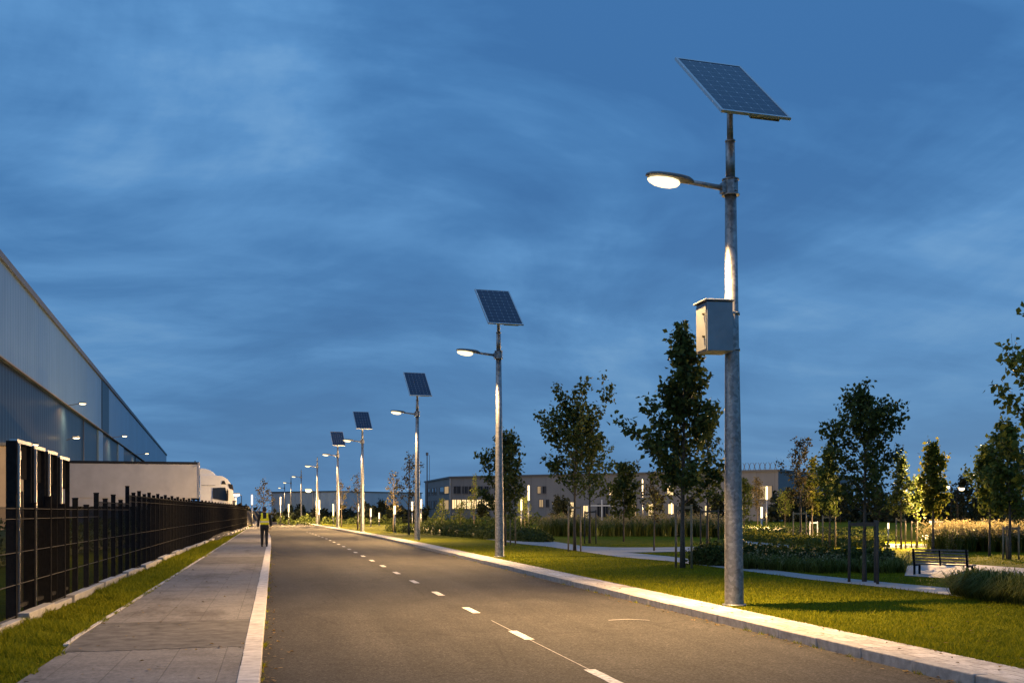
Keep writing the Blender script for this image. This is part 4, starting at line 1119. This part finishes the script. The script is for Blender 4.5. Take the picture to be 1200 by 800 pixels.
for k in range(4):
    a_, b_ = pr_[k], pr_[(k + 1) % 4]; m.bar((a_[0], -.02, a_[1]), (b_[0], -.02, b_[1]), .05, .06, (0, 1, 0))
m.build('window_seal', M['black'], win)
m = MB(); m.box((xs(265.5), -.18, zs(580)), (.16, .26, 1.0)); m.bar((xs(266), 0, zs(572.5)), (xs(265.5), -.18, zs(573)), .05); m.bar((xs(266), 0, zs(588)), (xs(265.5), -.18, zs(588)), .05)
m.build('mirror', M['black'], cab, bevel=.04)
side_prism([(xs(258.5), zs(567)), (xs(259.5), zs(562.8)), (xs(262), zs(562.8)), (xs(264), zs(567))], -.01, .05).build('roof_light_panel', M['black'], cab)
side_prism([(xs(265.8), zs(566.3)), (xs(271.3), zs(567)), (xs(272.6), zs(573.5)), (xs(268), zs(572))], -.03, 2.53).build('sun_visor', M['black'], cab, bevel=.03)
m = MB(); m.add([(xs(271.8) + .02, .15, zs(573)), (xs(273.6) + .02, .15, zs(587)), (xs(273.6) + .02, 2.35, zs(587)), (xs(271.8) + .02, 2.35, zs(573))], [(0, 1, 2, 3)]); m.build('windscreen', M['glass'], cab)
m = MB(); m.box((xs(235) + .7, -.012, zs(568.3)), (1.25, .03, .03)); m.bar((xs(248), -.012, zs(592)), (xs(248), -.012, 1.2), .02); m.build('panel_line', M['trim'], cab)
MB().box((xs(274.3) - .1, 1.25, .65), (.3, 2.5, .5)).build('bumper', M['trim'], cab, bevel=.05)
for yy2 in (.25, 2.25): MB().box((xs(274.3) + .06, yy2, .85), (.06, .35, .2)).build('headlight', M['glass'], cab, bevel=.03)
for x in (.9,): wheel(x, .2, .52); wheel(x, 2.3, .52)
MB().tube([(-.35, .4, h_t + .02), (-.35, .4, h_t + .16)], .05, 8).build('marker_light', M['black'], tr)

# ------------------------------------------------------------------ office building
A = P(528, 600, 208); B = P(912, 600, 173); Cc = P(498, 600, 241)
fA = Vector((B.x - A.x, B.y - A.y, 0)); oL = fA.length; orz = math.atan2(fA.y, fA.x)
off = empty('office_building', (A.x, A.y, 0), orz, 'grey two-storey office with one row of lit windows', 'office building')
Cl = Vector((Cc.x - A.x, Cc.y - A.y, 0)); u = fA.normalized(); v_ = Vector((-u.y, u.x, 0))
Cloc = (Cl.dot(u), Cl.dot(v_))
HO = CH + 40 / F * 208
MB().prism([(0, 0), (oL, 0), (oL, 40), (Cloc[0] + oL * .3, Cloc[1] + 8), Cloc], .0, HO).build('wall', M['clad_office'], off)
m = MB()
for p, q in (((0, 0), (oL, 0)), ((0, 0), Cloc), ((oL, 0), (oL, 40))): m.bar((p[0], p[1], HO + .02), (q[0], q[1], HO + .02), .5, .3)
m.build('roof_edge', M['trim'], off)
MB().bar((0, -.06, 0), (0, -.06, HO - .2), .22, .22).build('corner_trim', M['alu'], off)
def so_(px):
    dv = (RIGHT * ((px - CX) / F) + FWD); den = dv.x * u.y - dv.y * u.x
    t = (A.x * u.y - A.y * u.x) / den; return (Vector((dv.x * t - A.x, dv.y * t - A.y, 0))).dot(u)
def zo(px, py):
    s = so_(px); p = Vector((A.x, A.y, 0)) + u * s; return CH + (HZ - py) / F * zof(p)
def window(x0, x1, y0, y1, mat):
    a_, b_ = so_(x0), so_(x1); zt, zb = zo(x0, y0), zo(x0, y1)
    m = MB(); t = .09
    m.box(((a_ + b_) / 2, -.05, zt), (b_ - a_, .14, t)); m.box(((a_ + b_) / 2, -.05, zb), (b_ - a_, .2, t)); m.box((a_, -.05, (zt + zb) / 2), (t, .14, zt - zb)); m.box((b_, -.05, (zt + zb) / 2), (t, .14, zt - zb))
    m.box(((a_ + b_) / 2, -.05, (zt + zb) / 2), (t * .7, .1, zt - zb)); 
    f_ = m.build('window', M['trim'], off)
    MB().box(((a_ + b_) / 2, -.02, (zt + zb) / 2), (b_ - a_ - .04, .06, zt - zb - .04)).build('pane', mat, f_)
m_lit = M['lit_window']
x = 530.0
while x < 577: window(x, x + 5.3, 585, 596, m_lit); x += 5.75
for x0, x1, mt in ((532, 535.5, M['glass']), (536, 540, M['glass']), (542, 544.5, M['glass']), (545, 548.5, M['glass']), (550, 554, M['glass']), (560, 566, M['glass']), (568, 573, M['glass']), (630, 634, M['dim_window']), (636, 640, M['glass'])): window(x0, x1, 569.5, 578, mt)
for x0, x1, a_, b_, mt in ((714, 720.5, 570, 580, m_lit), (782, 789.5, 569, 580, m_lit), (668.5, 673.5, 588, 606, m_lit), (683.5, 690, 592, 606, m_lit), (700, 706, 590, 606, M['glass']), (707, 713, 590, 606, M['glass']), (783, 790, 590, 602, m_lit),
                           (632, 637, 585, 594, M['dim_window']), (640, 643.5, 585, 594, M['glass']), (826, 834, 592, 604, m_lit), (876, 884, 570, 584, M['glass']), (890, 905, 569, 585, M['dim_window']), (740, 746, 590, 604, M['dim_window']), (760, 766, 590, 604, m_lit)): window(x0, x1, a_, b_, mt)
# side face windows
wl = math.hypot(*Cloc); wu = Vector((Cloc[0] / wl, Cloc[1] / wl, 0)); wn = Vector((-wu.y, wu.x, 0))
if wn.dot(Vector((0, -1, 0))) < 0: wn = -wn
def side_window(t0, t1, z0, z1, mat):
    p0 = wu * (t0 * wl) + wn * .04; p1 = wu * (t1 * wl) + wn * .04
    m = MB()
    for z in (z0, z1): m.bar((p0.x, p0.y, z), (p1.x, p1.y, z), .12, .1)
    for p in (p0, p1): m.bar((p.x, p.y, z0), (p.x, p.y, z1), .12, .1)
    f_ = m.build('window', M['trim'], off)
    m = MB(); m.add([(p0.x, p0.y, z0), (p1.x, p1.y, z0), (p1.x, p1.y, z1), (p0.x, p0.y, z1)], [(0, 1, 2, 3)]); m.build('pane', mat, f_)
side_window(.05, .22, 2.0, 3.8, M['dim_window']); side_window(.24, .38, 2.0, 3.8, M['dim_window']); side_window(.05, .2, 5.0, 6.4, M['dim_window']); side_window(.22, .38, 5.0, 6.4, M['glass'])
for t0 in (.5, .62, .78): side_window(t0, t0 + .08, 5.0, 6.4, M['glass']); side_window(t0, t0 + .08, 2.2, 3.8, M['glass'])
# roof spikes at the right end
m = MB(); 
for k in range(15):
    a_ = so_(867) + k * .62 * (so_(912) - so_(867)) / 9.2
    if a_ > oL - .2: break
    sg = .35 * (1 if k % 2 else -1); m.bar((a_, .3, HO), (a_ + sg, .3, HO + 1.15), .07); m.bar((a_ + sg, .3, HO + 1.15), (a_ + sg * 1.5, .3, HO + 1.3), .06)
m.build('roof_spikes', M['trim'], off)
# entrance porch frame
ep = so_(712); m = MB()
for dx in (-2.6, 0, 2.2): m.bar((ep + dx, -2.0, 0), (ep + dx, -2.0, 3.6 if dx == 0 else 2.6), .2)
m.bar((ep - 2.7, -2.0, 2.6), (ep + 2.4, -2.0, 2.6), .2); m.build('porch_frame', M['white_post'], off)
# masts
for px, dp, yt, lab in ((500.5, 232, 530, 'taller thin mast at the left corner of the office'), (503.2, 238, 533, 'thinner mast standing just right of the taller mast')):
    p = P(px, 600, dp); h = CH + (HZ - yt) / F * dp
    mo = MB(); mo.tube([(0, 0, -.1), (0, 0, h)], [.16 if px < 502 else .07, .10 if px < 502 else .05], 8)
    if px < 502: mo.box((0, 0, h - .3), (.5, .3, .6))
    o = mo.build('mast', M['trim'], loc=(p.x, p.y, 0)); tag(o, lab, 'mast')
# far hall at the end of the road
p0, p1 = P(318, 600, 262), P(395, 600, 250); d_ = Vector((p1.x - p0.x, p1.y - p0.y, 0))
hall = empty('far_hall', (p0.x, p0.y, 0), math.atan2(d_.y, d_.x), 'low grey-blue hall at the far end of the road', 'hall')
hh = CH + (HZ - 576) / F * 255
MB().box((d_.length / 2, 15, hh / 2), (d_.length, 30, hh)).build('wall', M['clad_hall'], hall)
MB().box((d_.length / 2, 15, hh + .06), (d_.length + .4, 30.4, .2)).build('roof_edge', M['trim'], hall)
p0, p1 = P(205, 600, 285), P(292, 600, 275); d_ = Vector((p1.x - p0.x, p1.y - p0.y, 0))

# ------------------------------------------------------------------ walking person
pp = at(310, 640.3, .114)
per = empty('person', pp, R(3), 'person walking away on the footway in a yellow safety vest and dark clothes', 'person')
def ell(c, rx, ry, n=16, tilt=None):
    out = []
    for k in range(n):
        a = 2 * math.pi * k / n; q = Vector((math.cos(a) * rx, math.sin(a) * ry, 0))
        if tilt is not None: q = tilt @ q
        out.append(Vector(c) + q)
    return out
def limb(mb, pts, rad, n=12): mb.tube(pts, rad, n)
def fused(mb, name, mat, parent, voxel=.012):
    tmp = mb.build(name, mat)
    md = tmp.modifiers.new('remesh', 'REMESH'); md.mode = 'VOXEL'; md.voxel_size = voxel; md.use_smooth_shade = True
    sm = tmp.modifiers.new('smooth', 'SMOOTH'); sm.iterations = 4; sm.factor = .5
    dg = bpy.context.evaluated_depsgraph_get(); me = bpy.data.meshes.new_from_object(tmp.evaluated_get(dg))
    bpy.data.objects.remove(tmp); o = bpy.data.objects.new(name, me); COL.objects.link(o); o.parent = parent
    return o
# body (walks toward +y)
hipL, hipR = (-.09, 0, .86), (.09, 0, .86)
kneeL, kneeR = (-.095, .06, .48), (.09, .02, .47)
ankL, ankR = (-.095, .07, .09), (.085, -.12, .11)
shL, shR = (-.19, 0, 1.36), (.19, 0, 1.36)
elL, elR = (-.255, -.02, 1.09), (.255, .0, 1.09)
wrL, wrR = (-.265, .07, .85), (.265, .06, .85)
def hands(mb):
    for wr, sg in ((wrL, -1), (wrR, 1)):
        wv = Vector(wr); mb.loft([ell(wv + Vector((0, .0, .01)), .022, .028), ell(wv + Vector((0, .01, -.04)), .018, .04), ell(wv + Vector((0, .02, -.09)), .015, .04)])
        for k, ln in enumerate((.075, .085, .08, .062)):
            b0 = wv + Vector((0, .05 - k * .021, -.085)); mb.tube([b0, b0 + Vector((-sg * .006, .002, -ln * .5)), b0 + Vector((-sg * .018, .006, -ln))], [.0095, .009, .007], 8)
        b0 = wv + Vector((-sg * .004, .04, -.03)); mb.tube([b0, b0 + Vector((-sg * .008, .03, -.03)), b0 + Vector((-sg * .014, .035, -.06))], [.012, .011, .009], 8)
mb = MB()
mb.loft([ell((0, 0, .80), .14, .09), ell((0, 0, .92), .155, .105), ell((0, 0, 1.05), .135, .095), ell((0, 0, 1.22), .165, .11), ell((0, 0, 1.34), .18, .10), ell((0, 0, 1.40), .10, .075)])
mb.tube([(0, 0, 1.36), (0, .01, 1.50)], [.06, .055], 14)
mb.loft([ell((0, .012, 1.44), .04, .045), ell((0, .018, 1.48), .065, .08), ell((0, .01, 1.55), .075, .095), ell((0, .005, 1.60), .078, .098), ell((0, 0, 1.65), .062, .08), ell((0, 0, 1.68), .025, .035)])
mb.tube([(0, .10, 1.57), (0, .122, 1.54), (0, .10, 1.525)], [.01, .014, .012], 8)
for sg in (-1, 1): mb.loft([ell((sg * .078, 0, 1.525), .008, .014, 8), ell((sg * .086, -.005, 1.55), .01, .022, 8), ell((sg * .084, -.005, 1.58), .008, .018, 8)])
for h_, k_, a_ in ((hipL, kneeL, ankL), (hipR, kneeR, ankR)): limb(mb, [h_, k_, a_], [.078, .05, .035])
for s__, e_, w_ in ((shL, elL, wrL), (shR, elR, wrR)): limb(mb, [s__, e_, w_], [.05, .037, .026])
hands(mb)
body = fused(mb, 'body', M['skin'], per, .009)
mb = MB()
mb.loft([ell((0, 0, .84), .165, .12), ell((0, 0, .95), .165, .12), ell((0, 0, 1.08), .155, .115), ell((0, 0, 1.22), .182, .125), ell((0, 0, 1.34), .19, .115), ell((0, 0, 1.41), .11, .09), ell((0, .0, 1.45), .07, .07)])
for s__, e_, w_ in ((shL, elL, wrL), (shR, elR, wrR)): limb(mb, [s__, e_, w_], [.068, .054, .042])
fused(mb, 'jacket', M['cloth_dark'], per)
mb = MB()
mb.loft([ell((0, 0, .78), .16, .11), ell((0, 0, .90), .162, .117)])
for h_, k_, a_ in ((hipL, kneeL, ankL), (hipR, kneeR, ankR)): limb(mb, [h_, k_, (a_[0], a_[1], a_[2] - .02)], [.095, .068, .056])
fused(mb, 'trousers', M['cloth_dark'], per)
for a_, rx in ((ankL, 0), (ankR, -12)):
    t_ = Matrix.Rotation(R(rx), 3, 'X'); mb = MB()
    prof_ = [(-.08, .03, .03), (-.05, .042, .05), (.02, .044, .05), (.10, .048, .035), (.165, .035, .022), (.185, .012, .012)]
    rings = []
    for (yq, rxq, rzq) in prof_:
        rings.append([Vector((a_[0], a_[1], a_[2] - .05)) + t_ @ Vector((math.cos(2 * math.pi * k / 12) * rxq, yq, max(-.035, math.sin(2 * math.pi * k / 12) * rzq))) for k in range(12)])
    mb.loft(rings).build('shoe', M['black'], per)
# vest: open-shouldered shell
def shell(zr, wid):
    rings = []
    for (z, rx, ry) in zr: rings.append(ell((0, 0, z), rx, ry, 28))
    return rings
mb = MB(); mb.loft([ell((0, 0, .93), .185, .137, 28), ell((0, 0, 1.0), .182, .135, 28), ell((0, 0, 1.10), .175, .13, 28), ell((0, 0, 1.18), .19, .137, 28), ell((0, 0, 1.19), .18, .127, 28)])
for sg in (-1, 1):
    mb.loft([[Vector((sg * (.10 + dx), -y_, 1.17)) for dx, y_ in ((-.03, .145), (.055, .13), (.055, .10), (-.03, .11))], [Vector((sg * (.10 + dx), -y_, 1.36)) for dx, y_ in ((-.025, .12), (.045, .105), (.045, .07), (-.025, .08))], [Vector((sg * (.10 + dx), -y_, 1.425)) for dx, y_ in ((-.025, .05), (.045, .05), (.045, .0), (-.025, .0))],
             [Vector((sg * (.10 + dx), -y_, 1.36)) for dx, y_ in ((-.025, -.08), (.045, -.07), (.045, -.105), (-.025, -.12))], [Vector((sg * (.10 + dx), -y_, 1.17)) for dx, y_ in ((-.03, -.11), (.055, -.10), (.055, -.13), (-.03, -.145))]], smooth=False)
vest = mb.build('vest', M['vest'], per)
mb = MB(); mb.loft([ell((0, 0, 1.03), .186, .139, 28), ell((0, 0, 1.08), .182, .137, 28)], cap=False); mb.build('reflective_band', M['reflect'], vest)
mb = MB(); mb.loft([ell((0, -.025, 1.50), .066, .062), ell((0, -.02, 1.55), .084, .082), ell((0, -.012, 1.61), .087, .095), ell((0, -.005, 1.66), .07, .088), ell((0, 0, 1.695), .03, .04)]); mb.build('hair', M['hair'], per)

# ------------------------------------------------------------------ render settings
scn.render.engine = 'CYCLES'
scn.view_settings.view_transform = 'Standard'; scn.view_settings.look = 'None'; scn.view_settings.exposure = 0; scn.view_settings.gamma = 1
scn.cycles.use_denoising = True; scn.cycles.max_bounces = 5; scn.cycles.diffuse_bounces = 3; scn.cycles.sample_clamp_indirect = 4
scn.cycles.use_light_tree = True
